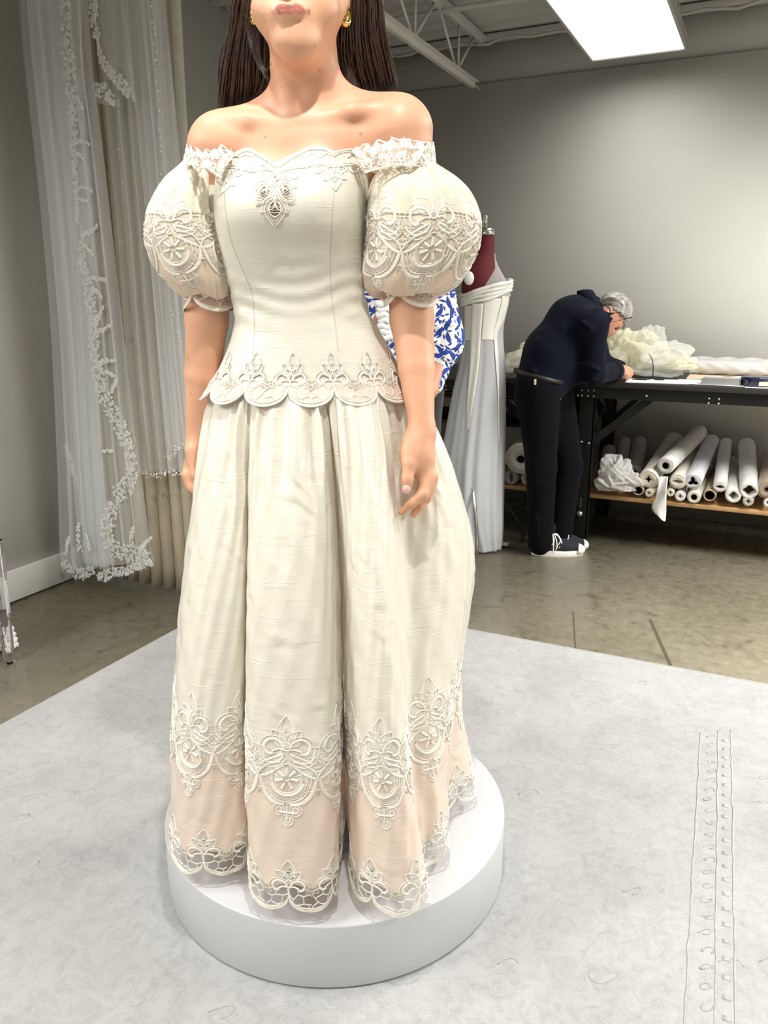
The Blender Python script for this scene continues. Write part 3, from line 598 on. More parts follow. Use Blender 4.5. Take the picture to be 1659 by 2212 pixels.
m = MB(); m.ball(P(877.2, 1057.5, 1.424), (.0078, .0035, .0085), 14, 8); bo(m, 'thumb_nail', M_NAIL)
M_GOLD = mat('gold', (232, 196, 112), .12, 1.0); M_STONE = mat('clear_stone', (250, 250, 245), .02, trans=.7, spec=1.)
rg = MB(); c = P(925.5, 1066, 1.485); th = np.linspace(0, 6.283, 24, False); d1 = np.array([.9, .1, .35]); d1 /= np.linalg.norm(d1); d2 = np.cross(d1, [-.3, -.3, -.9]); d2 /= np.linalg.norm(d2)
rg.tube(c + .0105 * (np.cos(th)[:, None] * d1 + np.sin(th)[:, None] * d2), 0.0012, 6, closed=True); ro = bo(rg, 'ring', M_GOLD); ro['label'] = 'thin gold ring with a clear stone'
g = MB(); cc = c + d1 * .0142 + np.array([.001, -.004, .001]); g.lathe([(.0005, -.0050), (.0052, 0), (.0038, .0022), (.0005, .0024)], 8, cc); bo(g, 'gem', M_STONE, ro)
for nm, cx, cy, Y, s in (('earring', 549, 30, 1.600, 1), ('earring', 746, 34, 1.595, 1)):
    e = MB(); th = np.linspace(-.5, 5.2, 26); c = P(cx, cy, Y); rr = .0022 + .0052 * np.sin(np.clip((th + .5) / 5.7, 0, 1) * math.pi) ** 1.2
    yw = .45 if cx > 700 else -.35
    e.tube(np.stack([c[0] + .0082 * np.sin(th) * math.sin(yw) * 1.2, c[1] + .0082 * np.sin(th) * math.cos(yw), c[2] + .0125 * np.cos(th)], 1), rr, 12); o = bo(e, nm, M_GOLD); o['label'] = 'chunky gold hoop earring'
for ex in (-.187, -.127):
    e = MB(); e.ball((ex, 1.512, 1.823), (.0125, .0112, .0085), 16, 10); o = bo(e, 'eye', mat('eye_white', (236, 232, 226), .15)); i = MB(); i.ball((ex - .001, 1.5025, 1.823), (.0062, .0028, .0062), 14, 6); bo(i, 'iris', mat('iris', (70, 48, 32), .1), o)
M_BROW = mat('brow_hair', (60, 42, 30), .7)
for sg, ex in ((-1, -.187), (1, -.127)):
    e = MB(); e.tube(cr([(ex - .017, 1.500, 1.838), (ex, 1.493, 1.843), (ex + .017, 1.497, 1.838)], 9), .0022, 6, flat=.6); bo(e, 'eyebrow', M_BROW)
# ---- hair: a dark cap and long strands falling behind the shoulders
def hair_mat(name, col):
    t = NT(name); t.set(Roughness=.34); t.b.inputs['Specular IOR Level'].default_value = .6; t.color(t.ramp(t.noise(t.coord((90, 90, 2)), 1, 2), [(.3, tuple(c * .55 for c in col)), (.7, tuple(c * 1.25 for c in col))])); return t.m
M_HAIR = hair_mat('brown_hair', (60, 43, 33))
hb = [ell((-.148, 1.622, 1.85), (.083, .105, .098), k=.02), cap((-.205, 1.665, 1.83), (-.225, 1.72, 1.66), .030, .024, .04), cap((-.09, 1.665, 1.83), (-.068, 1.72, 1.68), .030, .024, .04), cap((-.225, 1.72, 1.66), (-.225, 1.73, 1.58), .024, .016, .03), cap((-.068, 1.72, 1.68), (-.045, 1.73, 1.62), .024, .016, .03), ell((-.15, 1.70, 1.70), (.085, .03, .16), k=.04),
      ell((-.154, 1.50, 1.785), (.060, .066, .088), k=.012, cut=True)]
Vh, Fh = sdf(hb, .006); ho = obj('hair', npmesh('hair', Vh - B0, Fh, M_HAIR), bride); ho['label'] = 'long straight dark brown hair'
st = MB(); r_ = np.random.default_rng(5)
for k in range(900):
    s = -1 if k % 2 else 1; f = r_.random(); g2 = r_.random()
    top = np.array([-.148 + s * (.045 + .035 * f), 1.60 + .06 * g2, 1.915 - .03 * f])
    if s < 0:
        xs = (512 + 72 * f, 498 + 88 * f, 484 + 104 * f - 8 * g2, 476 + 114 * f, 470 + 118 * f + 10 * g2); ys = (-20, 60, 130, 185, 205 + 34 * (1 - f) + 8 * g2); q = [P(x, y, 1.615 + .06 * g2 + .02 * i) for i, (x, y) in enumerate(zip(xs, ys))]
        if f > .62: q[3] += np.array([-.02 * (f - .6), 0, 0]); q[4] += np.array([-.05 * (f - .6) * 2, 0, .0])
    else:
        xs = (742 + 74 * f, 738 + 86 * f, 736 + 100 * f, 744 + 104 * f, 756 + 98 * f); ys = (-20, 55, 110, 160, 200 - 6 * (1 - f)); q = [P(x, y, 1.615 + .06 * g2 + .022 * i) for i, (x, y) in enumerate(zip(xs, ys))]
    pts = cr([top] + q, 15) + np.cumsum(r_.normal(0, .0007, (15, 3)), 0); st.tube(pts, np.interp(np.linspace(0, 1, 15), [0, .3, .9, 1], [.0022, .0026, .0018, .0004]), 4, caps=False)
for k in range(16):   # loose wisps
    if k < 9: q = [P(522 + 5 * k, -10, 1.60), P(532 + 3 * k, 60, 1.61), P(546 + 2 * k, 118, 1.60), P(562 + k * 1.5, 150, 1.585), P(580 + k, 180 - 6 * k, 1.565)]
    else: q = [P(818 + k * .6, -10, 1.63), P(824 + k * .6, 60, 1.64), P(836 + k * .7, 120, 1.65), P(852 + k * .5, 178 + (k % 3) * 3, 1.66)]
    st.tube(cr(q, 14), np.linspace(.0008, .0003, 14), 4, caps=False)
tag(bo(st, 'hair_strands', M_HAIR, ho), kind='stuff')
for s_, sx, sy, nm in ((0, -.20, 1.52, 'shoe'), (1, -.085, 1.49, 'shoe')):
    V_, F_ = sdf([cap((sx, sy - .045, .192), (sx, sy + .07, .205), .032, .026, .02), cap((sx, sy + .085, .235), (sx, sy + .11, .16), .022, .012, .02), cap((sx, sy - .09, .186), (sx, sy - .045, .19), .022, .03, .02), ell((sx, sy, -.245), (.9, .9, .402), k=.003, cut=True)], .005)
    so = obj(nm, npmesh(nm, V_ - B0, F_, mat('grey_satin_%d' % s_, (96, 100, 108), .4)), bride); so['label'] = 'grey satin court shoe'
# ---- bodice
RZ = np.array([[1.575, -.169, .137, 1.556, 1.70], [1.545, -.170, .140, 1.530, 1.70], [1.50, -.172, .143, 1.498, 1.70], [1.45, -.175, .1445, 1.470, 1.70], [1.41, -.177, .143, 1.467, 1.695], [1.36, -.176, .137, 1.482, 1.69], [1.31, -.172, .1325, 1.498, 1.685], [1.26, -.163, .131, 1.503, 1.685],
               [1.22, -.154, .141, 1.497, 1.69], [1.18, -.149, .160, 1.486, 1.70], [1.14, -.150, .178, 1.474, 1.715], [1.10, -.153, .194, 1.460, 1.73], [1.05, -.154, .206, 1.448, 1.74]])[::-1]
def csp(x, xp, fp):  # smooth interpolation through table rows
    h = np.diff(xp); d = np.diff(fp) / h; mt = np.empty_like(fp); mt[1:-1] = (d[:-1] * h[1:] + d[1:] * h[:-1]) / (h[1:] + h[:-1]); mt[0], mt[-1] = d[0], d[-1]
    i = np.clip(np.searchsorted(xp, x) - 1, 0, len(h) - 1); t = (x - xp[i]) / h[i]; H = h[i]
    return (2 * t ** 3 - 3 * t ** 2 + 1) * fp[i] + (t ** 3 - 2 * t ** 2 + t) * H * mt[i] + (-2 * t ** 3 + 3 * t ** 2) * fp[i + 1] + (t ** 3 - t ** 2) * H * mt[i + 1]
def bod(ph, z, off=0.):
    ph, z = np.broadcast_arrays(np.asarray(ph, float), np.asarray(z, float)); cx, hw, yf, yb = [csp(z, RZ[:, 0], RZ[:, k]) for k in (1, 2, 3, 4)]
    c, s = np.cos(ph), np.sin(ph); X = cx + (hw + off) * np.sign(c) * np.abs(c) ** .92; yc = 1.598
    Y = np.where(s < 0, yc - (yc - yf + off) * np.abs(s) ** .80, yc + (yb - yc + off) * np.abs(s) ** .80)
    for bx, bz in ((-.232, 1.43), (-.118, 1.435)): Y = Y - np.where(s < 0, .011 * np.exp(-((X - bx) ** 2 / .0026 + (z - bz) ** 2 / .0028)), 0)
    w = .0012 * np.sin(z * 190 + 3 * np.sin(ph * 3)) * np.exp(-((z - 1.285) / .045) ** 2) + .0016 * np.sin(z * 120 + ph * 5) * np.exp(-((z - 1.24) / .03) ** 2) * np.cos(ph)
    return np.stack([X + w * c, Y + w * s, z], -1)
NLX, NLZ = [], []
for x, y in [(468, 326), (477, 322), (490, 326), (504, 333), (517, 326), (531, 320.5), (543, 322), (554, 328), (577, 342), (600, 355), (623, 341), (646, 328), (662, 320), (680, 317), (703, 318.5), (721, 328), (733, 325), (745, 322.5), (765, 321), (790, 321.5), (800, 322)]:
    q = P(x, y, 1.525 + .03 * abs((x - 635) / 165) ** 2); NLX.append(q[0]); NLZ.append(q[2])
NPH, NR = 300, 150; ph = np.linspace(-math.pi, math.pi, NPH + 1)[:-1] - math.pi / 2 * 0
def ztop(ph): X = bod(ph, 1.52)[..., 0]; return np.where(np.sin(ph) < .0, np.interp(X, NLX, NLZ), 1.525)
def zbot(ph): return np.full_like(np.asarray(ph, float), 1.098)
tt = np.linspace(0, 1, NR)[:, None]; Z = zbot(ph)[None] * (1 - tt) + ztop(ph)[None] * tt; Bg = bod(ph[None] + 0 * tt, Z)
fq = [(i * NPH + j, i * NPH + (j + 1) % NPH, (i + 1) * NPH + (j + 1) % NPH, (i + 1) * NPH + j) for i in range(NR - 1) for j in range(NPH)]
Vbd = Bg.reshape(-1, 3); fc = np.array(fq); cen = Vbd[fc].mean(1)
from mathutils.bvhtree import BVHTree
BV = BVHTree.FromPolygons([tuple(v) for v in Vbd], [tuple(q) for q in fq])
def cast(px, bv):   # picture points -> points and outward normals on a cloth surface
    out, nr = [], []; o = Vector((0, 0, CH))
    for x, y in px:
        d = Vector(ray(x, y)).normalized(); h, n, i, l = bv.ray_cast(o, d)
        if h is None:
            h, n, i, l = bv.find_nearest(o + d * 1.55)
        if n.dot(d) > 0: n = -n
        out.append(h); nr.append(n)
    return np.array(out), np.array(nr)
def in_leaf(pts, c, ang, ln, wd):    # leaf-shaped opening test in the front plane
    d = pts[:, [0, 2]] - np.array(c); u = d @ np.array([math.cos(ang), math.sin(ang)]); v = d @ np.array([-math.sin(ang), math.cos(ang)]); return (u / ln) ** 2 + (v / wd) ** 2 < 1
# openings of the three-leaf lace at the centre front
OPEN = [((572, 416), 11, 12), ((616, 413), 11, 12), ((594, 452), 12, 15), ((597, 386), 7.5, 8)]
hole = np.zeros(len(fc), bool)
for (x, y), rx, ry in OPEN:
    q, _ = cast([(x, y)], BV); q = q[0]; k = 1.47 / FPX; hole |= (((cen[:, 0] - q[0]) / (rx * k)) ** 2 + ((cen[:, 2] - q[2]) / (ry * k)) ** 2 < 1) & (cen[:, 1] < 1.6)
bd = MB(); bd.add(Vbd, fc[~hole]); bodice = bo(bd, 'bodice', M_SILK); solid(bodice, .0016, -1); bodice['label'] = 'fitted ivory slubbed silk bodice'
class Lace:
    """strokes in a flat pattern, later laid on a cloth surface as raised cords"""
    def __init__(s): s.st = []
    def a(s, pts, w=.0022, h=.0013): s.st.append((np.array(pts, float), w, h)); return s
    def lay(s, f, name, mt, par, out=None):
        m = MB(); allp = []; idx = []
        for p_, w, h in s.st:
            if len(p_) < 2: continue
            t = np.gradient(p_, axis=0); t /= np.linalg.norm(t, axis=1)[:, None] + 1e-12; n = np.stack([-t[:, 1], t[:, 0]], 1) * w * .6
            allp += [p_ + n, p_ + n * .45, p_ - n * .45, p_ - n]; idx.append((len(p_), h))
        if not allp: return None
        pos, nr = f(np.concatenate(allp)); k = 0
        for n, h in idx:
            rows = []
            for j, hh in enumerate((.0003, h * 1.35, h * 1.35, .0003)): rows.append(pos[k:k + n] + nr[k:k + n] * hh); k += n
            m.grid(np.array(rows).transpose(1, 0, 2))
        return m.build(name, mt, par, off=B0)
def arc(cx, cy, r, a0, a1, n=14, ry=None): t = np.radians(np.linspace(a0, a1, n)); return np.stack([cx + r * np.cos(t), cy + (ry or r) * np.sin(t)], 1)
def leaf(cx, cy, ang, ln, wd, n=9):   # outline of a pointed leaf from base (cx,cy)
    t = np.linspace(0, 1, n); w = wd * np.sin(math.pi * t ** .8) ; a = math.radians(ang); d = np.array([math.cos(a), math.sin(a)]); q = np.array([-d[1], d[0]])
    up = np.array([cx, cy]) + ln * t[:, None] * d + w[:, None] * q; dn = np.array([cx, cy]) + ln * t[:, None] * d - w[:, None] * q
    return np.concatenate([up, dn[::-1][1:]])
def spir(cx, cy, r, a0, turns, n=18, k=.75): t = np.linspace(0, 1, n); th = math.radians(a0) + turns * 2 * math.pi * t; rr = r * (1 - k * t); return np.stack([cx + rr * np.cos(th), cy + rr * np.sin(th)], 1)
def hexnet(L, inside, x0, x1, y0, y1, s, w, h, jit=.12, seed=0):
    r_ = np.random.default_rng(seed); P_ = {}
    def vx(i, j):
        if (i, j) not in P_: P_[(i, j)] = np.array([x0 + i * s * .866, y0 + j * s * .5]) + r_.normal(0, s * jit, 2)
        return P_[(i, j)]
    nx = int((x1 - x0) / (s * .866)) + 2; ny = int((y1 - y0) / (s * .5)) + 3
    for i in range(nx):
        for j in range(ny):
            k = (j + (3 if i % 2 else 0)) % 6
            if k == 0: E_ = [((i, j), (i, j + 2))]
            elif k == 2: E_ = [((i, j), (i + 1, j + 1)), ((i, j), (i - 1, j + 1))]
            else: E_ = []
            for p_, q_ in E_:
                a_, b_ = vx(*p_), vx(*q_); mid = (a_ + b_) / 2
                if inside(mid):
                    t_ = np.linspace(0, 1, 5)[:, None]; pl_ = a_ + (b_ - a_) * t_; ok = [inside(x_) for x_ in pl_]; pl_ = pl_[ok]
                    if len(pl_) > 1: L.a(pl_, w, h)
def leaf3(L, cx, cy, ang, s, wd=.0018, ladder=True):     # one stitched leaf with ladder openings
    L.a(leaf(cx, cy, ang, s, s * .34), wd, .0014); a = math.radians(ang); d = np.array([math.cos(a), math.sin(a)]); q = np.array([-d[1], d[0]]); c0 = np.array([cx, cy])
    L.a(leaf(cx + d[0] * s * .05, cy + d[1] * s * .05, ang, s * .55, s * .14), wd * .7, .001)
    for sg in (-1, 1): L.a([c0 + d * s * t + q * sg * s * .25 * math.sin(math.pi * t) for t in (.25, .45, .65, .82)], s * .11, .0008)
    if ladder:
        for t in (.2, .35, .48): L.a([c0 + d * s * t - q * s * .12, c0 + d * s * t + q * s * .12], wd * .6, .0009)
def fleuron(L, cx, cy, s, wd=.0018, inv=1):
    leaf3(L, cx, cy, 90 * inv, s, wd); leaf3(L, cx - s * .05, cy, (90 + 42) * inv, s * .68, wd, False); leaf3(L, cx + s * .05, cy, (90 - 42) * inv, s * .68, wd, False); L.a(arc(cx, cy + .03 * s * inv, s * .09, 0, 360, 9), wd, .0014)
def scroll_pair(L, cx, cy, s, wd=.002, inv=1):
    for sg in (-1, 1):
        a = spir(cx + sg * s * .42, cy, s * .34, 180 if sg > 0 else 0, -sg * .85 * inv, 20, .72); L.a(a, wd * 2.1, .0017); b_ = spir(cx + sg * s * .42, cy, s * .40, 180 if sg > 0 else 0, -sg * .6 * inv, 14, .2); L.a(b_, wd * .6, .0012)
        L.a([(cx, cy - s * .02 * inv), (cx + sg * s * .22, cy + s * .02 * inv), (cx + sg * s * .40, cy - s * .06 * inv)], wd * 1.3, .0015)
def medallion(w, seed=0, net=True):    # broad guipure repeat; w = repeat width, origin at the scroll level, y up
    L = Lace(); u = w; k = w / .108
    fleuron(L, 0, .10 * u, .50 * u, .0019 * k); scroll_pair(L, 0, .03 * u, .62 * u, .0022 * k)
    for sg in (-1, 1):
        L.a(arc(sg * .24 * u, .0, .20 * u, 185 if sg < 0 else -5, 300 if sg < 0 else 240 - 360 + 0, 12), .0042 * k, .0012) if False else None
        t = np.linspace(0, 1, 12); L.a(np.stack([sg * u * (.06 + .36 * np.sin(math.pi * t * .62)), u * (-.05 - .17 * t - .03 * np.sin(math.pi * t))], 1)[:9], .0034 * k, .0013)
        L.a(np.stack([sg * u * (.04 + .42 * t ** .8), u * (-.22 - .20 * np.sin(math.pi * .5 * t) - .02 * t)], 1), .0040 * k, .0013)
        L.a(np.stack([sg * u * (.10 + .40 * np.sin(math.pi * .5 * t)), u * (-.17 - .30 * t ** 1.6)], 1), .0022 * k, .0016)
        o = np.stack([sg * u * (.47 - .42 * t ** 1.9), u * (-.42 - .46 * np.sin(math.pi * .5 * t))], 1); L.a(o, .0048 * k, .0012); L.a(o + np.array([sg * .022 * u, -.012 * u]), .0016 * k, .0016); L.a(o * np.array([.86, 1]) + np.array([0, .045 * u]), .0014 * k, .0013)
        for b_ in (.07, -.10, -.33): L.a([(sg * .40 * u, b_ * u), (sg * .5 * u, b_ * u)], .0013 * k, .001)
        L.a([(sg * .36 * u, -.66 * u), (sg * .5 * u, -.64 * u)], .0016 * k, .0012)
        for a_ in (60, 90, 120): L.a([(sg * .5 * u, -.73 * u), (sg * .5 * u + .035 * u * math.cos(math.radians(a_)), -.73 * u + .04 * u * math.sin(math.radians(a_)))], .0018 * k, .0012)
    c = (0, -.44 * u); L.a(arc(*c, .245 * u, 0, 360, 26), .0016 * k, .0015); L.a(arc(*c, .285 * u, 195, 345, 18), .0062 * k, .0022); L.a(arc(*c, .335 * u, 170, 370, 20), .0015 * k, .0013)
    L.a(arc(*c, .05 * u, 0, 360, 9), .0014 * k, .0012)
    for i in range(7):
        a_ = 90 + i * 360 / 7; ca_, sa_ = math.cos(math.radians(a_)), math.sin(math.radians(a_)); L.a([(c[0] + ca_ * .06 * u, c[1] + sa_ * .06 * u), (c[0] + ca_ * .12 * u, c[1] + sa_ * .12 * u), (c[0] + ca_ * .19 * u, c[1] + sa_ * .19 * u)], .0044 * k, .0020)
        a2 = math.radians(a_ + 26); L.a([(c[0] + math.cos(a2) * .10 * u, c[1] + math.sin(a2) * .10 * u), (c[0] + math.cos(a2) * .24 * u, c[1] + math.sin(a2) * .24 * u)], .0009 * k, .0008)
    hexnet(L, lambda q: .335 * u < math.hypot(q[0] - c[0], q[1] - c[1]) < .45 * u and q[1] < c[1] - .05 * u and abs(q[0]) < .40 * u, -.45 * u, .45 * u, -.95 * u, -.4 * u, .065 * u, .0011 * k, .0009, .2, seed)
    hexnet(L, lambda q: .02 * u < abs(q[0]) <= .5 * u and -.30 * u < q[1] < .06 * u, -.5 * u, .5 * u, -.34 * u, .08 * u, .07 * u, .0012 * k, .0008, .05, 1)
    for r0 in (.265, .365, .40): L.a(arc(*c, r0 * u, 200 - 60 * (r0 < .3), 340 + 60 * (r0 < .3), 18), .0011 * k, .0011)
    for sg in (-1, 1):
        for i in range(5): L.a(leaf(sg * (.30 + .04 * i) * u, -.10 * u - .07 * i * u, 90 - sg * (50 - 18 * i), .11 * u, .022 * u, 6), .0013 * k, .0011)
        L.a(arc(sg * .26 * u, .02 * u, .22 * u, 200, 340, 12), .0036 * k, .0013); L.a(arc(sg * .26 * u, .0 * u, .27 * u, 205, 335, 12), .0014 * k, .0014)
    t0 = (0, -1.02 * u)
    for a_ in (160, 20, 270): L.a(arc(t0[0] + .15 * u * math.cos(math.radians(a_)), t0[1] + .13 * u * math.sin(math.radians(a_)), .095 * u, 0, 360, 14), .0018 * k, .0014); L.a(arc(t0[0] + .15 * u * math.cos(math.radians(a_)), t0[1] + .13 * u * math.sin(math.radians(a_)), .05 * u, 0, 360, 9), .0034 * k, .0009)
    for a_ in (90, 0, 180, 270): L.a([t0, (t0[0] + .07 * u * math.cos(math.radians(a_)), t0[1] + .07 * u * math.sin(math.radians(a_))), (t0[0] + .13 * u * math.cos(math.radians(a_)), t0[1] + .13 * u * math.sin(math.radians(a_)))], .0036 * k, .0019)
    return L
def scallop_b(a, w): x = np.abs(((a / w + .5) % 1) - .5) * 2; return .36 * w * (1 - np.sqrt(np.maximum(1 - (1 - x) ** 2, 0)))
def hem_motif(w, top, bot, seed=0, cell=.17, small=True, fs=.52):   # cut-work repeat: fleuron on top, net with a double scalloped border below
    L = Lace(); k = w / .086; a = np.linspace(-.5, .5, 31) * w; s0 = bot + scallop_b(a, w)
    L.a(np.stack([a, s0 + .003 * k], 1), .0034 * k, .0013); L.a(np.stack([a, s0 + .0005 * k], 1), .0013 * k, .0017); L.a(np.stack([a, s0 + .0066 * k], 1), .0011 * k, .0015)
    fleuron(L, 0, top + .10 * w, fs * w, .0016 * k); scroll_pair(L, 0, top - .01 * w, .56 * w, .0019 * k)
    L.a([(0, top), (0, bot + scallop_b(0, w) + .004)], .003 * k, .0013)
    L.a([(-.5 * w, top - .10 * w), (-.40 * w, top - .07 * w), (-.30 * w, top - .02 * w)], .0018 * k, .0013); L.a([(.5 * w, top - .10 * w), (.40 * w, top - .07 * w), (.30 * w, top - .02 * w)], .0018 * k, .0013)
    if small:
        for sg in (-.5, .5):
            for a_ in ((270,), (225,), (315,)): L.a(leaf(sg * w, top - .02 * w, a_[0], .20 * w, .06 * w, 6), .0028 * k, .0012)
    hexnet(L, lambda q: q[1] > bot + scallop_b(q[0], w) + .005 * k and q[1] < top - .02 * w and abs(q[0]) <= .5 * w, -.5 * w, .5 * w, bot, top + .02, cell * w, .0015 * k, .0011, .14, seed)
    return L
# ---- bodice: seams, neckline lace, centre motif
KB = 1.46 / FPX      # metres per picture point on the front of the bodice
def pxl(L, name, par, bv=BV, mt=None): return L.lay(lambda q: cast(q, bv), name, mt or M_LACE, par)
def PXL(): return Lace()
def scl(L, cx, cy, s=1 / KB, rot=0.):     # a metric pattern (y up) placed at a picture point
    a = math.radians(rot); ca, sa = math.cos(a), math.sin(a); o = Lace()
    for p_, w, h in L.st: q = np.stack([p_[:, 0] * ca - p_[:, 1] * sa, p_[:, 0] * sa + p_[:, 1] * ca], 1); o.st.append((np.stack([cx + q[:, 0] * s, cy - q[:, 1] * s], 1), w * s, h))
    return o
for pts in ([(723, 400), (717, 480), (714, 560), (716, 640), (724, 700), (731, 760)], [(484, 395), (487, 450), (500, 520), (523, 580), (543, 630), (549, 680), (548, 755)]):
    L = Lace(); L.a(cr(pts, 60), 1.0, .0004); pxl(L, 'princess_seam', bodice, mt=M_SEAM)
top_px = [(468, 327), (477, 323), (490, 327), (504, 334), (517, 327), (531, 321.5), (543, 323), (554, 329), (577, 343), (600, 356), (623, 342), (646, 329), (662, 321), (680, 318), (703, 319.5), (721, 329), (733, 326), (745, 323.5), (765, 322), (790, 322.5)]
L = Lace(); c = cr(top_px, 120); L.a(c + [0, 1.5], 4.5, .0022); L.a(c + [0, 6], 1.6, .0016)
low = cr([(468, 362), (490, 362), (520, 366), (545, 372), (575, 368), (600, 372), (630, 366), (660, 362), (690, 356), (720, 362), (760, 358), (795, 372)], 120); L.a(low, 2.2, .0017); L.a(low + [0, -6], 3.4, .0011)
up = lambda x: np.interp(x, c[:, 0], c[:, 1]); dn = lambda x: np.interp(x, low[:, 0], low[:, 1])
hexnet(L, lambda q: up(q[0]) + 4 < q[1] < dn(q[0]) + 1, 470, 796, 316, 376, 17, 2., .0016, .14, 3)
for x, y in ((546, 352), (662, 348)): 
    for a_ in (90, 40, 140): L.st += scl(Lace().a(leaf(0, 0, -a_, .014, .005, 6), .0028, .0016), x, y).st
for x, y, s in ((500, 368, 1), (580, 378, 1), (622, 374, 1), (700, 362, 1), (752, 362, 1)): L.st += scl((lambda l: (scroll_pair(l, 0, 0, .030 * s, .0019, -1), l)[1])(Lace()), x, y).st
pxl(L, 'neckline_lace', bodice)
for x, y, rot, s in ((487, 374, -12, .040), (722, 366, 3, .040)):
    l = Lace(); leaf3(l, 0, 0, -90, s, .0018); leaf3(l, -.004, 0, -90 - 40, s * .66, .0017); leaf3(l, .004, 0, -90 + 40, s * .66, .0017); pxl(scl(l, x, y, 1 / KB, rot), 'lace_pendant', bodice)
l = Lace()      # centre: three cut-out leaves
for (ox, oy), rx, ry, a_, s in ((*OPEN[0], -122, .047), (*OPEN[1], -58, .047), (*OPEN[2], -91, .054)):
    q = Lace(); ar = math.radians(a_); d = np.array([math.cos(ar), math.sin(ar)]); n_ = np.array([-d[1], d[0]]); o_ = -d * s * .40
    q.a(leaf(*o_, a_, s, s * .36, 12), .0020, .0017); q.a(leaf(*(o_ + d * s * .06), a_, s * .86, s * .26, 10), .0012, .0012)
    for da in (-42, 42): q.a(leaf(*o_, a_ + da, s * .70, s * .2, 9), .0018, .0015); q.a(leaf(*(o_ + d * s * .05), a_ + da, s * .52, s * .10, 7), .0011, .0012)
    ex, ey = rx * KB, ry * KB; q.a(arc(0, 0, ex * 1.08, 0, 360, 20, ey * 1.08), .0022, .0015)
    for t in (-.35, .05, .45): q.a([d * ey * t - n_ * ex * .95, d * ey * (t + .1), d * ey * t + n_ * ex * .95], .0010, .0012)
    for sg in (-.4, .4): q.a([-d * ey, n_ * sg * ex * 1.3 + d * ey * .3], .0010, .0012)
    hexnet(q, lambda w: (w[0] / (ex * 1.1)) ** 2 + (w[1] / (ey * 1.1)) ** 2 > 1 and abs((w - o_) @ n_) < .30 * s * math.sin(math.pi * min(max((w - o_) @ d / s, 0.01), .99) ** .8) , -s, s, -s, s, .0032, .0007, .0009, .1, 2)
    q.a(arc(*(o_ + d * .004), .0024, 0, 360, 8), .0028, .002); l.st += scl(q, ox, oy).st
l.st += scl(Lace().a(arc(0, 0, .0078, 0, 360, 16), .0026, .0016), 597, 386).st
pxl(l, 'centre_motif', bodice)
nt = MB()
for (x, y), rx, ry in OPEN:
    a_ = np.linspace(0, 6.283, 16, False); q, nn = cast([(x + (rx + 2) * math.cos(t), y + (ry + 2) * math.sin(t)) for t in a_], BV); nt.add(q - nn * .002, [tuple(range(16))])
bo(nt, 'net_inset', M_NET, bodice)
# ---- peplum: cut-work border round the hips, flaring out over the gathers
PHS = np.linspace(-math.pi, math.pi, 721)
def arcmap(surf, z0):
    q = surf(PHS, np.full_like(PHS, z0)); return np.concatenate([[0], np.cumsum(np.linalg.norm(np.diff(q, axis=0), axis=1))])
def pepl(ph, z): return bod(ph, z, .0014 + .30 * np.clip(1.125 - np.asarray(z), 0, 1))
AL = arcmap(pepl, 1.11); PER = AL[-1] / 13; PW = PER
def on_pep(a0):
    def f(q):
        ph_ = np.interp(a0 + q[:, 0], AL, PHS, period=None); z = q[:, 1]; p0 = pepl(ph_, z); e = 1e-3; du = pepl(ph_ + e, z) - pepl(ph_ - e, z); dz = pepl(ph_, z + e) - pepl(ph_, z - e); n = np.cross(du, dz); n /= np.linalg.norm(n, axis=1)[:, None]; return p0, n
    return f
A0 = float(np.interp(-math.pi / 2 - .10, PHS, AL))       # arc length at the centre front
pe = MB(); NPp = 520; php = np.linspace(-math.pi, math.pi, NPp + 1)[:-1]; ap = np.interp(php, PHS, AL) - A0; zb = 1.082 + scallop_b(ap, PW)
tt = np.linspace(0, 1, 26)[:, None]; pe.grid(pepl(php[None] + 0 * tt, zb[None] * (1 - tt) + 1.128 * tt), wrap=True)
peplum = bo(pe, 'peplum', M_PEPL); solid(peplum, .0015, -1); peplum['label'] = 'scalloped lace peplum over the gathered skirt'
for k in range(-6, 7):
    if not (.02 < A0 + k * PW - PW / 2 and A0 + k * PW + PW / 2 < AL[-1] - .0): continue
    hem_motif(PW, 1.128, 1.082, k + 9, .155, fs=.50).lay(on_pep(A0 + k * PW), 'lace_scallop', M_LACE, peplum)
# ---- skirt
ZT, ZM, ZL, ZH = 1.105, .78, .42, .185
def xz(px, Y, z):   # picture column at distance Y and height z -> sideways coordinate
    dep = Y * math.cos(PITCH) - (z - CH) * math.sin(PITCH); return (px - IW / 2) / FPX * dep
H_ = [(-.445, 1.43), (-.433, 1.362), (-.389, 1.309), (-.342, 1.299), (-.30, 1.311), (-.268, 1.337), (-.247, 1.47), (-.256, 1.315), (-.254, 1.255), (-.232, 1.225), (-.174, 1.208), (-.111, 1.213), (-.089, 1.249), (-.094, 1.31), (-.078, 1.43), (-.062, 1.33), (-.065, 1.285), (-.034, 1.225), (.017, 1.196), (.06, 1.202), (.086, 1.235), (.078, 1.31), (.092, 1.335), (.126, 1.352), (.134, 1.42), (.122, 1.475), (.15, 1.512), (.207, 1.560), (.205, 1.66), (.15, 1.735), (.08, 1.785), (-.03, 1.82), (-.15, 1.84), (-.27, 1.83), (-.37, 1.765), (-.43, 1.67), (-.445, 1.57), (-.448, 1.49)]
L_ = [(371, 1.42), (376, 1.365), (410, 1.325), (450, 1.315), (495, 1.325), (526, 1.355), (545, 1.465), (537, 1.335), (533.5, 1.28), (555, 1.25), (620, 1.235), (700, 1.24), (731, 1.275), (735, 1.33), (742, 1.45), (750, 1.345), (757, 1.30), (785, 1.25), (830, 1.228), (868, 1.235), (886, 1.265), (882, 1.33), (892, 1.36), (930, 1.375), (965, 1.42), (975, 1.475), (980, 1.52), (992, 1.575), (988, 1.65)]
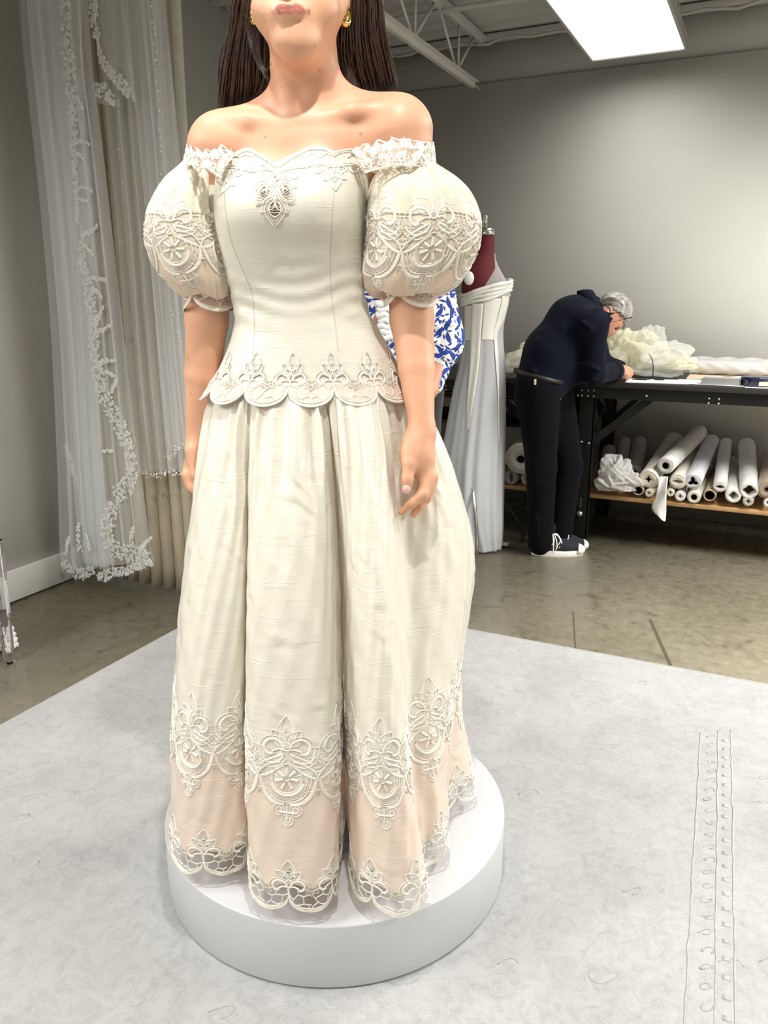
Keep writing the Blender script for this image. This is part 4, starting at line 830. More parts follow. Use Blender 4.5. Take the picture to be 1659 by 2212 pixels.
LB = [(.12, 1.725), (.06, 1.765), (-.03, 1.795), (-.15, 1.81), (-.26, 1.80), (-.36, 1.745), (-.42, 1.66), (-.436, 1.57), (-.438, 1.49)]
M_ = [(402, 1.47), (408, 1.42), (430, 1.39), (460, 1.378), (500, 1.378), (526, 1.390), (536, 1.45), (535, 1.388), (536.5, 1.352), (560, 1.33), (620, 1.315), (680, 1.32), (708, 1.345), (722, 1.375), (735, 1.45), (746, 1.385), (756, 1.352), (777, 1.325), (808, 1.312), (836, 1.325), (858, 1.365), (868, 1.43), (884, 1.465), (922, 1.472), (958, 1.488), (986, 1.515), (1006, 1.55), (1020, 1.60), (1010, 1.67)]
MBk = [(.13, 1.735), (.07, 1.77), (-.02, 1.79), (-.15, 1.80), (-.25, 1.785), (-.335, 1.74), (-.38, 1.675), (-.398, 1.60), (-.402, 1.53)]
T_ = [(457, 1.56), (463, 1.53), (478, 1.507), (498, 1.490), (516, 1.480), (532, 1.475), (540, 1.477), (546, 1.471), (556, 1.466), (575, 1.460), (620, 1.453), (660, 1.451), (682, 1.454), (692, 1.458), (702, 1.460), (712, 1.458), (724, 1.456), (745, 1.457), (775, 1.464), (800, 1.474), (820, 1.484), (832, 1.494), (845, 1.502), (862, 1.522), (874, 1.547), (881, 1.572), (884, 1.592), (884, 1.622), (872, 1.66)]
TB = [(.012, 1.69), (-.022, 1.71), (-.08, 1.722), (-.15, 1.727), (-.22, 1.722), (-.283, 1.704), (-.322, 1.675), (-.341, 1.64), (-.346, 1.60)]
cv = lambda A_, B_, z: [(xz(x, y, z), y) for x, y in A_] + B_
NS = 1300; rings = [(cr(cv(T_, TB, ZT), NS, True) - np.array([-.153, 1.595])) * .965 + np.array([-.153, 1.595]), cr(cv(M_, MBk, ZM), NS, True), cr(cv(L_, LB, ZL), NS, True), cr(H_, NS, True)]
zk = np.array([ZT, ZM, ZL, ZH]); RG = np.array(rings)       # 4 x NS x 2
def tang():
    d = np.diff(RG, axis=0) / np.diff(zk)[:, None, None]; h = np.abs(np.diff(zk)); m = np.empty_like(RG); m[0] = d[0] * 1.45 - d[1] * .45; m[-1] = d[-1]
    for i in (1, 2): m[i] = (d[i - 1] * h[i] + d[i] * h[i - 1]) / (h[i] + h[i - 1])
    return m
TG = tang()
NZ = 440; zs = ZH + (ZT - ZH) * np.linspace(0, 1, NZ)
def ring_at(z):
    i = 0 if z >= ZM else 1 if z >= ZL else 2; H = zk[i + 1] - zk[i]; t = (z - zk[i]) / H
    return (2 * t ** 3 - 3 * t ** 2 + 1) * RG[i] + (t ** 3 - 2 * t ** 2 + t) * H * TG[i] + (-2 * t ** 3 + 3 * t ** 2) * RG[i + 1] + (t ** 3 - t ** 2) * H * TG[i + 1]
S = np.zeros((NZ, NS, 3)); sa = np.arange(NS) / NS * 2 * math.pi; r_ = np.random.default_rng(12)
ga = [(r_.integers(18, 50), r_.uniform(0, 6.28), r_.uniform(.5, 1.)) for _ in range(8)]; cre = [(r_.uniform(.25, .98), r_.uniform(0, 6.28), r_.uniform(-.5, .5), r_.uniform(.002, .0045), r_.uniform(.05, .12)) for _ in range(70)]
for i, z in enumerate(zs):
    q = ring_at(z); t = np.roll(q, -1, 0) - np.roll(q, 1, 0); t /= np.linalg.norm(t, axis=1)[:, None] + 1e-9; n = np.stack([t[:, 1], -t[:, 0]], 1)
    g = np.zeros(NS)
    for k, p_, a_ in ga: g += a_ * np.cos(k * sa + p_ + 1.2 * math.sin(z * 2.2 + p_)) * (.55 + .45 * np.sin(5 * sa + 3 * p_))
    g = np.where(g > 0, g, g * .6) * sst(1.106, 1.055, z) * (.0080 * sst(.80, 1.06, z) ** 1.4 + .0005 * sst(.55, .9, z))
    w = .0014 * np.sin(sa * 19 + z * 23) * np.sin(z * 31 + sa * 7) + .0009 * np.sin(sa * 47 - z * 41)
    for cz, cs, sl, am, wd in cre:      # horizontal pressed creases
        ds = (sa - cs + math.pi) % (2 * math.pi) - math.pi; d = (z - cz - sl * ds * .3 + .01 * np.sin(ds * 14)) / .010; w = w + am * .55 * np.exp(-d * d) * d * np.exp(-(ds / wd) ** 2)
    S[i, :, :2] = q + n * (g + w * sst(1.1, .95, z))[:, None]; S[i, :, 2] = z
# the lower edge is slightly uneven and lifts at the back right
AZ = np.concatenate([[0], np.cumsum(np.linalg.norm(np.diff(np.concatenate([RG[2], RG[2][:1]]) * .45 + .55 * np.concatenate([RG[3], RG[3][:1]]), axis=0), axis=1))]); LT = AZ[-1]
SIDX = np.arange(NS + 1, dtype=float)
def skirt_at(s, z):
    s = np.mod(s, NS); i0 = np.floor(s).astype(int) % NS; f = (s - np.floor(s))[:, None]; zz = np.clip((z - ZH) / (ZT - ZH) * (NZ - 1), 0, NZ - 1.001); j0 = zz.astype(int); g = (zz - j0)[:, None]; i1 = (i0 + 1) % NS
    p00, p01, p10, p11 = S[j0, i0], S[j0, i1], S[j0 + 1, i0], S[j0 + 1, i1]
    pos = (p00 * (1 - f) + p01 * f) * (1 - g) + (p10 * (1 - f) + p11 * f) * g; du = (S[j0, (i0 + 3) % NS] - S[j0, (i0 - 2) % NS]); dz = p10 - p00; n = np.cross(du, dz); n /= np.linalg.norm(n, axis=1)[:, None] + 1e-9
    pos = pos.copy(); pos[:, 2] += np.where(z < ZH, z - ZH, 0); return pos, n
def on_skirt(a0): return lambda q: skirt_at(np.interp(np.mod(a0 + q[:, 0], LT), AZ, SIDX), q[:, 1])
iC = int(np.argmin(np.abs(RG[3][:, 0] + .174) + np.abs(RG[3][:, 1] - 1.208) * 3)); AC = AZ[iC]        # arc length at the middle of the centre lobe
arcs = AZ[:-1] - AC
ZB = .44; jB = int((ZB - ZH) / (ZT - ZH) * (NZ - 1))
NH = round(LT / .086); HW = LT / NH; NM = round(LT / .109); MW = LT / NM
def grid_faces(j0, j1, keep=None):
    J, I = np.meshgrid(np.arange(j0, j1), np.arange(NS), indexing='ij'); J = J.ravel(); I = I.ravel(); I1 = (I + 1) % NS; f = np.stack([J * NS + I, J * NS + I1, (J + 1) * NS + I1, (J + 1) * NS + I], 1)
    return f if keep is None else f[keep(J, I)]
def sub(name, f, mt, par=bride):
    u, inv = np.unique(f, return_inverse=True); return obj(name, npmesh(name, S.reshape(-1, 3)[u] - B0, inv.reshape(f.shape), mt), par)
skirt = sub('skirt', grid_faces(jB, NZ - 1), M_SILK); skirt['label'] = 'full gathered ivory silk skirt falling in deep folds'
ZF = ZH + .048
def keep_b(J, I):
    z = zs[J]; a = arcs[I]; x = (a / HW + .5) % 1 - .5; k = z > ZF + .010 * np.cos(2 * math.pi * x) * 0 + HW * (.10 - .20 * np.abs(x))
    xx = x * HW; zz = z - (ZF + .14 * HW + .012); k &= ~((xx / .0062) ** 2 + ((zz - .002) / .0105) ** 2 < 1)
    for sg in (-1, 1): k &= ~(((xx - sg * .0085) / .0045) ** 2 + ((zz + .004) / .0065) ** 2 < 1)
    return k
band = sub('hem_band', grid_faces(0, jB, keep_b), M_BLUSH); band['label'] = 'blush pink silk band along the skirt hem'
for k in range(NM): medallion(MW, k).lay((lambda f: (lambda q: f(q + np.array([0, .492]))))(on_skirt(AC + k * MW)), 'lace_medallion', M_LACE, skirt)
for k in range(NH): hem_motif(HW, ZF + .002, ZH, k, .135).lay(on_skirt(AC + k * HW), 'hem_lace_scallop', M_LACE, band)
# ---- puff sleeves
SY = 1.575
def sleeve(rows, Yc, depth, side, seed):
    r_ = np.random.default_rng(seed); NP_, NT_ = 260, 150; y = np.array([q[0] for q in rows], float); lx = cr([(q[1], 0) for q in rows], NT_)[:, 0]; rx = cr([(q[2], 0) for q in rows], NT_)[:, 0]; yy = cr([(q[0], 0) for q in rows], NT_)[:, 0]; dd = cr([(q[3], 0) for q in rows], NT_)[:, 0]
    ph = np.linspace(0, 2 * math.pi, NP_ + 1)[:-1]; out = np.zeros((NT_, NP_, 3)); n1, n2 = r_.integers(9, 12), r_.integers(8, 11); p1, p2, p3 = r_.uniform(0, 6, 3)
    for i in range(NT_):
        a = P(lx[i], yy[i], Yc); b_ = P(rx[i], yy[i], Yc); c_ = (a + b_) / 2; hw = (b_ - a)[0] / 2; t = i / (NT_ - 1); up = math.exp(-t * 3.0); dn = math.exp(-((t - .92) / .17) ** 2)
        fold = 1 - up * .34 * (1 - np.abs(np.cos(n1 * ph / 2 + p1 + .6 * np.sin(2 * ph + p3) + .5 * t))) ** 1.5 * (.6 + .4 * np.sin(3 * ph + p2)) + .03 * up - dn * .30 * (1 - np.abs(np.cos(n2 * ph / 2 + p2 + .6 * t + .5 * np.sin(2 * ph)))) ** 1.6 + .05 * dn + .018 * np.sin(3 * ph + p3 + 4 * t) + .010 * np.sin(7 * ph - 5 * t + p1) + .006 * np.sin(13 * ph + 9 * t)
        out[i, :, 0] = c_[0] + hw * np.cos(ph) * fold; out[i, :, 1] = c_[1] + hw * dd[i] * depth * np.sin(ph) * fold; out[i, :, 2] = c_[2] + .004 * np.sin(5 * ph + t * 3) * (1 - up) + .006 * dn * np.sin(4 * ph + p2)
    return out
def sleeve_parts(Sg, side, t1, t2, name, w, ph0):
    NT_, NP_ = Sg.shape[:2]; i1, i2 = int(t1 * NT_), int(t2 * NT_); sp = empty_part = None
    m = MB(); m.grid(Sg[:i1 + 1], wrap=True, flip=True); s0 = bo(m, 'puff_sleeve', M_PUFF); s0['label'] = 'gathered ivory silk puff sleeve, %s in the photo' % side; solid(s0, .0012, 1)
    m = MB(); m.grid(Sg[i1:i2 + 1], wrap=True, flip=True); bo(m, 'lace_insert_lining', M_INSERT, s0)
    m = MB(); m.grid(Sg[i2:], wrap=True, flip=True); s2 = bo(m, 'sleeve_lower_band', M_BLUSH2, s0); s2['label'] = 'blush silk lower part of the sleeve'
    ref = Sg[(i1 + i2) // 2]; al = np.concatenate([[0], np.cumsum(np.linalg.norm(np.diff(np.concatenate([ref, ref[:1]]), axis=0), axis=1))]); Lt = al[-1]; nm = round(Lt / w); W_ = Lt / nm
    vl = np.concatenate([[0], np.cumsum(np.linalg.norm(np.diff(Sg.mean(1) * 0 + Sg[:, int(ph0 / 6.283 * NP_) % NP_], axis=0), axis=1))])
    def f(a0, v0):
        def g(q):
            s = np.interp(np.mod(a0 + q[:, 0], Lt), al, np.arange(NP_ + 1)); v = np.interp(v0 - q[:, 1], vl, np.arange(NT_)); i0 = s.astype(int) % NP_; fs = (s - s.astype(int))[:, None]; j0 = np.minimum(v.astype(int), NT_ - 2); fv = (v - j0)[:, None]; i1_ = (i0 + 1) % NP_
            pos = (Sg[j0, i0] * (1 - fs) + Sg[j0, i1_] * fs) * (1 - fv) + (Sg[j0 + 1, i0] * (1 - fs) + Sg[j0 + 1, i1_] * fs) * fv; du = Sg[j0, (i0 + 2) % NP_] - Sg[j0, (i0 - 2) % NP_]; dv = Sg[np.minimum(j0 + 1, NT_ - 1), i0] - Sg[np.maximum(j0 - 1, 0), i0]; n = np.cross(dv, du); n /= np.linalg.norm(n, axis=1)[:, None] + 1e-9; return pos, n
        return g
    a_ph = np.interp(ph0 / (2 * math.pi) * NP_, np.arange(NP_ + 1), al); vmid = vl[i1] + .012
    for k in range(nm): medallion(W_, k + 40).lay(f(a_ph + k * W_, vmid), 'lace_medallion', M_LACE, s0)
    return s0
SRows = [(352, 832, 936, .75), (366, 822, 958, .85), (385, 806, 984, .95), (410, 796, 1008, 1), (440, 791, 1025, 1), (470, 789, 1034, 1), (495, 788, 1037, 1), (525, 788, 1035, 1), (555, 786, 1026, 1), (585, 784, 1010, 1), (610, 786, 994, 1), (628, 796, 972, .95), (636, 812, 952, .9), (628, 828, 942, .85), (612, 838, 938, .85)]
SLow = [(350, 396, 470, .75), (364, 382, 474, .85), (385, 360, 477, .95), (410, 343, 480, 1), (440, 329, 484, 1), (470, 321, 488, 1), (500, 318, 492, 1), (530, 321, 497, 1), (560, 331, 502, 1), (588, 346, 505, 1), (610, 364, 507, 1), (630, 384, 506, .95), (640, 400, 504, .9), (632, 404, 503, .85), (616, 406, 502, .85)]
SgR = sleeve(SRows, 1.565, .92, 'r', 2); SgL = sleeve(SLow, 1.60, 1.05, 'l', 5)
sleeve_parts(SgR, 'on the right', .36, .61, 'r', .112, 4.86); sleeve_parts(SgL, 'on the left', .36, .60, 'l', .112, 4.55)
# ---- lace cuffs under the sleeves and lace bands over the shoulders
def ring_surf(c_of, rx_of, ry_of):
    def f(ph, t): c = c_of(t); return np.stack([c[..., 0] + rx_of(t) * np.cos(ph), c[..., 1] + ry_of(t) * np.sin(ph), c[..., 2]], -1)
    return f
def ring_lace(name, A_, B_, ra, rb, w, par, label, seed, flat=1., base=True, tilt=0.):
    A_, B_ = np.array(A_), np.array(B_); ln = np.linalg.norm(A_ - B_)
    def at(ph, t): t = np.asarray(t); c = A_ + (B_ - A_) * t[..., None]; r = ra + (rb - ra) * t; return np.stack([c[..., 0] + r * np.cos(ph), c[..., 1] + r * flat * np.sin(ph), c[..., 2] + tilt * np.sin(ph) * .02], -1)
    Lr = 2 * math.pi * (ra + rb) / 2 * (1 + flat) / 2; n = max(3, round(Lr / w)); W_ = Lr / n; hgt = ln
    m = MB(); ph = np.linspace(0, 2 * math.pi, 145)[:-1]; tt = np.linspace(0, 1, 10)[:, None]; sb = scallop_b(ph / (2 * math.pi) * Lr, W_) / hgt; m.grid(at(ph[None] + 0 * tt, tt * (1 - sb[None])), wrap=True, flip=True); o = bo(m, name, M_NET, par); o['label'] = label
    def f(a0):
        def g(q):
            p_ = (a0 + q[:, 0]) / Lr * 2 * math.pi; t = 1 - q[:, 1] / hgt; e = .01; pos = at(p_, t); n_ = np.cross(at(p_ + e, t) - at(p_ - e, t), at(p_, t - e) - at(p_, t + e)); n_ /= np.linalg.norm(n_, axis=1)[:, None] + 1e-9; return pos, n_
        return g
    for k in range(n): hem_motif(W_, hgt * .72, 0., seed + k, .19, fs=.3).lay(f(k * W_ + .5 * W_ * 0), 'lace_scallop', M_LACE, o)
    return o
ring_lace('sleeve_cuff', P(886, 612, 1.575), P(888, 664, 1.57), .050, .0515, .098, bride, 'scalloped net and lace cuff of the right sleeve in the photo', 60, .95)
ring_lace('sleeve_cuff', P(453, 612, 1.615), P(455, 672, 1.615), .049, .052, .098, bride, 'scalloped net and lace cuff of the left sleeve in the photo', 70, .95)
def shoulder_band(ctrl, name, label, seed, hang):
    """ctrl: rows of (point on the upper edge, point on the lower edge) from the neckline round the arm"""
    U_ = cr([q[0] for q in ctrl], 90); W_ = cr([q[1] for q in ctrl], 90); n = 14; tt = np.linspace(0, 1, n); Bn = U_[None] * (1 - tt[:, None, None]) + W_[None] * tt[:, None, None]; r_ = np.random.default_rng(seed)
    for i in range(n): Bn[i, :, 1] += .003 * np.sin(np.arange(90) * .5 + i * .4); Bn[i, :, 2] += .0025 * np.sin(np.arange(90) * .8 + i * .2)
    m = MB(); m.grid(Bn); o = bo(m, name, M_NET); o['label'] = label; al = np.concatenate([[0], np.cumsum(np.linalg.norm(np.diff(U_, axis=0), axis=1))]); h = np.linalg.norm(U_ - W_, axis=1).mean()
    def g(q):
        s = np.interp(q[:, 0], al, np.arange(90)); v = np.clip((1 - q[:, 1] / h), -.25, 1) * (n - 1); i0 = np.clip(s.astype(int), 0, 88); fs = (s - i0)[:, None]; j0 = np.clip(np.floor(v).astype(int), 0, n - 2); fv = (v - j0)[:, None]
        pos = (Bn[j0, i0] * (1 - fs) + Bn[j0, i0 + 1] * fs) * (1 - fv) + (Bn[j0 + 1, i0] * (1 - fs) + Bn[j0 + 1, i0 + 1] * fs) * fv; d1 = Bn[j0, i0 + 1] - Bn[j0, i0]; d2 = Bn[j0 + 1, i0] - Bn[j0, i0]; nn = np.cross(d2, d1); nn /= np.linalg.norm(nn, axis=1)[:, None] + 1e-9; cen_ = Bn.reshape(-1, 3).mean(0); sg = np.sign(((pos - cen_) * nn).sum(1)); return pos, nn * sg[:, None]
    k = 0; x = .004
    while x < al[-1] - .02:
        L = Lace(); wd = .032; L.a(np.stack([x + np.linspace(0, wd, 12), h + .004 * np.abs(np.sin(np.linspace(0, math.pi, 12))) * 1.6], 1), .0026, .0016)
        scroll_pair(L, x + wd / 2, h * .80, .030, .0022); fleuron(L, x + wd / 2, h * .55, .018, .0016, -1)
        for j in range(5): a0 = r_.uniform(0, 360); L.a(spir(x + r_.uniform(0, wd), h * r_.uniform(.05, .6), r_.uniform(.005, .010), a0, r_.choice([-1, 1]) * .9, 12), .0017, .0016)
        for j in range(4): L.a(leaf(x + r_.uniform(0, wd), h * r_.uniform(.1, .9), r_.uniform(0, 360), .013, .0042, 6), .0022, .0013)
        hexnet(L, lambda q: x <= q[0] <= x + wd and 0 < q[1] < h, x, x + wd, 0, h, .008, .0012, .001, .15, k); L.a([(x, .002), (x + wd, .002)], .003, .0017)
        for j in range(3): L.a([(x + r_.uniform(0, wd), h), (x + r_.uniform(0, wd), h + r_.uniform(.004, .009))], .0008, .001)
        L.lay(g, 'lace_motif', M_LACE, o); x += wd; k += 1
    return o
pr = lambda a, b_: (P(*a), P(*b_))
shoulder_band([pr((760, 326, 1.515), (786, 372, 1.492)), pr((792, 321, 1.52), (808, 372, 1.49)), pr((825, 312, 1.52), (840, 362, 1.488)), pr((862, 306, 1.522), (874, 358, 1.49)), pr((900, 310, 1.54), (910, 358, 1.51)), pr((926, 314, 1.575), (935, 362, 1.565)), pr((936, 318, 1.625), (942, 366, 1.625)), pr((920, 324, 1.675), (926, 366, 1.69)), pr((880, 328, 1.70), (884, 370, 1.71)), pr((820, 330, 1.715), (824, 374, 1.72))], 'shoulder_lace', 'frayed lace band over the bare shoulder, on the right in the photo', 80, 1)
shoulder_band([pr((505, 338, 1.512), (478, 384, 1.50)), pr((476, 326, 1.52), (466, 380, 1.497)), pr((455, 332, 1.52), (450, 370, 1.498)), pr((428, 330, 1.535), (424, 362, 1.52)), pr((408, 324, 1.575), (402, 360, 1.565)), pr((404, 322, 1.625), (397, 360, 1.63)), pr((414, 326, 1.675), (408, 364, 1.69)), pr((450, 330, 1.70), (446, 368, 1.71)), pr((500, 332, 1.715), (496, 372, 1.72))], 'shoulder_lace', 'lace band over the bare shoulder, on the left in the photo', 90, 1)
# ------------------------------------------------------------------ black steel cutting tables along the back wall
M_BLACK = mat('black_steel', (20, 19, 18), .5, spec=.3, bump=.08, bscale=120); M_TOP = mat('table_laminate', (44, 41, 38), .5); M_BOLT = mat('zinc_bolt', (205, 205, 200), .3, .9)
M_WOOD = None
def wood(name, col):
    t = NT(name); v = t.coord((2, 40, 40)); t.color(t.ramp(t.noise(v, 2., 5, .6, .8), [(.3, tuple(c * .78 for c in col)), (.65, col)])); t.set(Roughness=.6); return t.m
M_WOOD = wood('pine_board', (206, 164, 112))
TV, TZ = 4.12, .875
def bolts(e, pts, y, r=.0068):
    for x, z in pts:
        m = MB(); m.lathe([(0, .0), (r, 0.), (r * .9, .004), (r * .5, .006), (.0005, .0062)], 10, caps=False); me_v = [(a, -c_, b_) for a, b_, c_ in m.v]; m.v = me_v; o = m.build('bolt', M_BOLT, e); o.location = (x, y, z)
def table(x0, x1, legs, label, shelf=True):
    e = empty('cutting_table', (x0, TV, 0), label, 'table', 'black cutting tables'); W_ = x1 - x0
    m = MB(); m.box((0, -.02, TZ - .028), (W_, .74, TZ), .002); m.build('tabletop', M_TOP, e)
    for nm, y0_, y1_ in (('front_apron', .0, .02), ('rear_apron', .70, .72)): m = MB(); m.box((.0, y0_, TZ - .086), (W_, y1_, TZ - .028)); m.build(nm, M_BLACK, e, smooth=False)
    for lx in legs:
        sg_ = 1 if lx < W_ / 2 else -1
        for y_, nm in ((.022, 1), (.66, 0)):
            m = MB(); m.box((lx - .04, y_, .035), (lx + .036, y_ + .006, TZ - .03)); m.box((lx + .03, y_, .035), (lx + .036, y_ + .05, TZ - .03)); m.box((lx - .04, y_, .0), (lx + .036, y_ + .05, .035)); o = m.build('leg', M_BLACK, e, smooth=False)
            if nm:
                k = MB(); k.lathe([(.0005, .012), (.012, .011), (.0155, .004), (.016, 0)], 16, caps=False); k.v = [(a, -c_, b_) for a, b_, c_ in k.v]; kb = k.build('levelling_knob', M_BOLT, o, loc=(lx - .004, y_ - .001, .165))
                s = MB(); s.box((lx - .007, y_ - .0015, .20), (lx + .001, y_ + .0, .255)); s.build('slot', mat('slot_shade', (70, 68, 66), .5), o, smooth=False)
        MB().beam((lx + sg_ * .03, .03, TZ - .32), (lx + sg_ * .31, .03, TZ - .075), .04, .006, (0, 1, 0)).build('brace', M_BLACK, e, smooth=False)
        MB().beam((lx, .12, TZ - .05), (lx, .66, TZ - .34), .04, .006).build('brace', M_BLACK, e, smooth=False)
        MB().beam((lx + sg_ * .24, .695, TZ - .075), (lx, .695, TZ - .30), .03, .006, (0, 1, 0)).build('brace', M_BLACK, e, smooth=False)
        bolts(e, [(lx - .02, TZ - .32), (lx + .018, TZ - .325)], .02); bolts(e, [(lx + sg_ * .29, TZ - .062)], -.001)
        bolts(e, [(lx + dx, TZ - .047) for dx in (-.03, .0, .03)] + [(lx + dx, TZ - .076) for dx in (-.05, -.03, .0, .03)] + [(lx + sg_ * a_, TZ - b_) for a_ in (.58, .625) for b_ in (.06, .082)], -.001, .006)
        MB().tube([(lx + .09, .06, TZ - .09), (lx + .04, .06, TZ - .27)], .003, 6).build('cable', M_BLACK, e)
    if shelf: m = MB(); m.box((legs[0] - .03, .075, .246), (W_ if len(legs) < 2 else legs[-1] + .03, .655, .268), .002); m.build('lower_shelf', M_WOOD, e)
    for lx in legs: MB().box((lx - .03, .03, .225), (lx + .03, .70, .245)).build('shelf_bearer', M_BLACK, e, smooth=False)
    return e
table(-.90, 1.55, [.08, 2.3], 'black steel cutting table with papers on top, at the right of the room')
tb_ = table(-2.62, -.925, [.08, 1.60], 'black steel cutting table end to end with the other, behind the dress form')
# ------------------------------------------------------------------ fabric rolls on the lower shelf
def cotton(name, col, b=.3): return mat(name, col, .85, var=.05, vscale=12, bump=b, bscale=500, bdist=.001, sheen=.2)
M_ROLL = {k: cotton('roll_' + k, c) for k, c in dict(white=(228, 226, 222), cream=(226, 220, 204), lilac=(220, 218, 226), grey=(186, 182, 176), kraft=(176, 140, 104)).items()}
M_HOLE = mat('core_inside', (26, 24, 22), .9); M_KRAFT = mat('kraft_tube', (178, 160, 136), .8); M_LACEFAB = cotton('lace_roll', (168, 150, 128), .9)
def hole_shape(kind, th, h):
    if kind == 'star': return h * (.55 + .75 * np.abs(np.cos(2 * th)) ** 3)
    if kind == 'tri': return h * (.8 + .35 * np.cos(3 * th + 1.2))
    if kind == 'smile': return h * np.sqrt(1 / ((np.cos(th) / 1.35) ** 2 + ((np.sin(th)) / .35) ** 2))
    if kind == 'square': return h * (1.0 + .14 * np.cos(4 * th))
    if kind == 'flat': return h * np.sqrt(1 / ((np.cos(th) / .45) ** 2 + (np.sin(th) / 1.4) ** 2))
    return h + 0 * th
def roll(front, back, r, hr, kind, mt, label, vf=4.19, vb=4.80, core=None, deep=.16, lump=.05, seed=0, grp='fabric rolls on the lower shelf', sq=1.):
    r *= 1.0; lump *= .6; a = onV(front[0], front[1], vf); b_ = onV(back[0], back[1], vb); a[2] = max(a[2], .270 + r * (1 + lump * .9)); b_[2] = max(b_[2], .270 + r * (1 + lump * .9)); base = np.array([a[0], a[1], a[2] - r]); r_ = np.random.default_rng(seed)
    e = empty('fabric_roll', base, label, 'fabric roll', grp); n = 44; th = np.arange(n) * 2 * math.pi / n; d = (b_ - a); L = np.linalg.norm(d); d /= L; X = np.cross(d, [0, 0, 1]); X /= np.linalg.norm(X); Y = np.cross(X, d)
    p1, p2 = r_.uniform(0, 6, 2); R_ = lambda s: r * (1 + lump * (.5 * np.cos(2 * th + p1) + .35 * np.cos(3 * th + p2 + s * 3) + .25 * np.sin(5 * th + s * 9)) + .02 * math.sin(s * 21 + p1))
    ring = lambda s, rr: a + d * s * L + np.outer(np.cos(th) * rr, X) + np.outer(np.sin(th) * rr * sq, Y)
    rows = [ring(0, R_(0) * .97)] + [ring(s, R_(s)) for s in np.linspace(.012, .99, 16)] + [ring(1, R_(1) * .95)]
    m = MB(); m.grid(np.array(rows), wrap=True); m.add(rows[-1], [tuple(range(n))])
    hs = hole_shape(kind, th, hr); ann = []
    for q in np.linspace(0, 1, 10):
        rr = R_(0) * .97 * (1 - q) + hs * q; dz = .006 * math.sin(q * 3.1) * (-1) + .0022 * math.sin(q * 34); g = ring(0, rr) + d * (-.004 * math.sin(q * math.pi) + dz * .5); ann.append(g)
    m.grid(np.array(ann), wrap=True, flip=True); m.build('wound_cloth', mt, e, off=base)
    sp = MB(); tq = np.linspace(0, 1, 90); 
    for j in range(2): 
        ang = tq * 2 * math.pi * 2.6 + j * 3; rr = np.interp(ang % (2 * math.pi), np.append(th, 2 * math.pi), np.append(R_(0), R_(0)[0])) * .95 * (1 - tq) + np.interp(ang % (2 * math.pi), np.append(th, 2 * math.pi), np.append(hs, hs[0])) * 1.1 * tq; sp.tube(a - d * .004 + np.outer(np.cos(ang) * rr, X) + np.outer(np.sin(ang) * rr * sq, Y), .0011, 4)
    sp.build('cloth_edge', mt, e, off=base)
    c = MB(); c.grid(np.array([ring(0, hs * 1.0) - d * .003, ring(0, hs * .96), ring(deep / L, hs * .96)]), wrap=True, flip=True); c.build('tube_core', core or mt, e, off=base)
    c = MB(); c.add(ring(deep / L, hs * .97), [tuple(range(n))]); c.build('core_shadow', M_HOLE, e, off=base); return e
W_ = 'white'
roll((1438, 1006), (1512, 934), .044, .016, 'round', M_ROLL[W_], 'thick white fabric roll with a round dark core, topmost on the pile', core=M_HOLE, seed=1)
roll((1401, 1035), (1458, 950), .049, .012, 'star', M_ROLL['cream'], 'white fabric roll whose end folds in a four-point star', core=M_HOLE, seed=2)
roll((1464, 1040), (1505, 976), .040, .018, 'smile', M_ROLL['cream'], 'cream fabric roll with a loosely folded oval end, right of the star-ended roll', seed=3)
roll((1497, 1040), (1537, 953), .042, .021, 'tri', M_ROLL['lilac'], 'pale lilac-white roll with a dark three-cornered opening', core=M_HOLE, seed=4, lump=.05)
roll((1499, 1074), (1528, 1012), .034, .014, 'round', M_ROLL['cream'], 'cream roll with round dark core lying under the lilac-white roll', core=M_HOLE, seed=5)
roll((1379, 1059), (1420, 995), .029, .0195, 'round', M_KRAFT, 'bare cardboard tube with a wide dark mouth, below the star-ended roll', core=M_HOLE, seed=6, lump=.01)
roll((1402, 1065), (1450, 1010), .022, .006, 'star', M_ROLL['cream'], 'small cream roll end at the shelf board right of the cardboard tube', seed=7)
roll((1469, 1072), (1500, 1020), .026, .008, 'star', M_ROLL[W_], 'small white roll with pinched end under the oval cream roll', seed=8)
roll((1555, 1051), (1568, 957), .032, .014, 'smile', M_ROLL[W_], 'slim white roll with a thin dark smile-shaped opening', core=M_HOLE, seed=9)
roll((1533, 1070), (1552, 1012), .031, .023, 'round', M_KRAFT, 'cardboard tube with wide dark mouth right of the lilac-white roll', core=M_HOLE, seed=10, lump=.01)
roll((1584, 1071), (1578, 998), .037, .018, 'square', M_ROLL[W_], 'white roll wrapped in clear film, low beside the cream-mouthed roll', seed=11)
roll((1618, 1060), (1613, 960), .044, .026, 'square', M_ROLL[W_], 'thick white roll with a square cream mouth at the right', core=M_ROLL['cream'], seed=12, deep=.03, sq=.95)
roll((1616, 1083), (1626, 1030), .026, .008, 'star', M_ROLL['grey'], 'small film-wrapped roll end under the square-mouthed roll', seed=13)
roll((1657, 1058), (1668, 985), .047, .012, 'round', M_LACEFAB, 'brown patterned lace roll cut by the right edge of the photo', seed=14, lump=.1)
roll((1660, 1086), (1672, 1030), .024, .008, 'round', M_ROLL[W_], 'small white roll end at the lower right corner of the shelf', seed=15)
roll((1448, 1064), (1470, 1015), .021, .007, 'star', M_ROLL['cream'], 'small cream roll half hidden behind the hanging white strip', seed=16)
roll((1304, 1056), (1316, 972), .038, .014, 'flat', M_ROLL['grey'], 'grey-white roll at the left end of the shelf beside the table leg', seed=17, vf=4.30, vb=4.70)
roll((1340, 1026), (1350, 955), .036, .012, 'star', M_ROLL['grey'], 'grey-white roll behind the crumpled sheet', vf=4.45, seed=18)
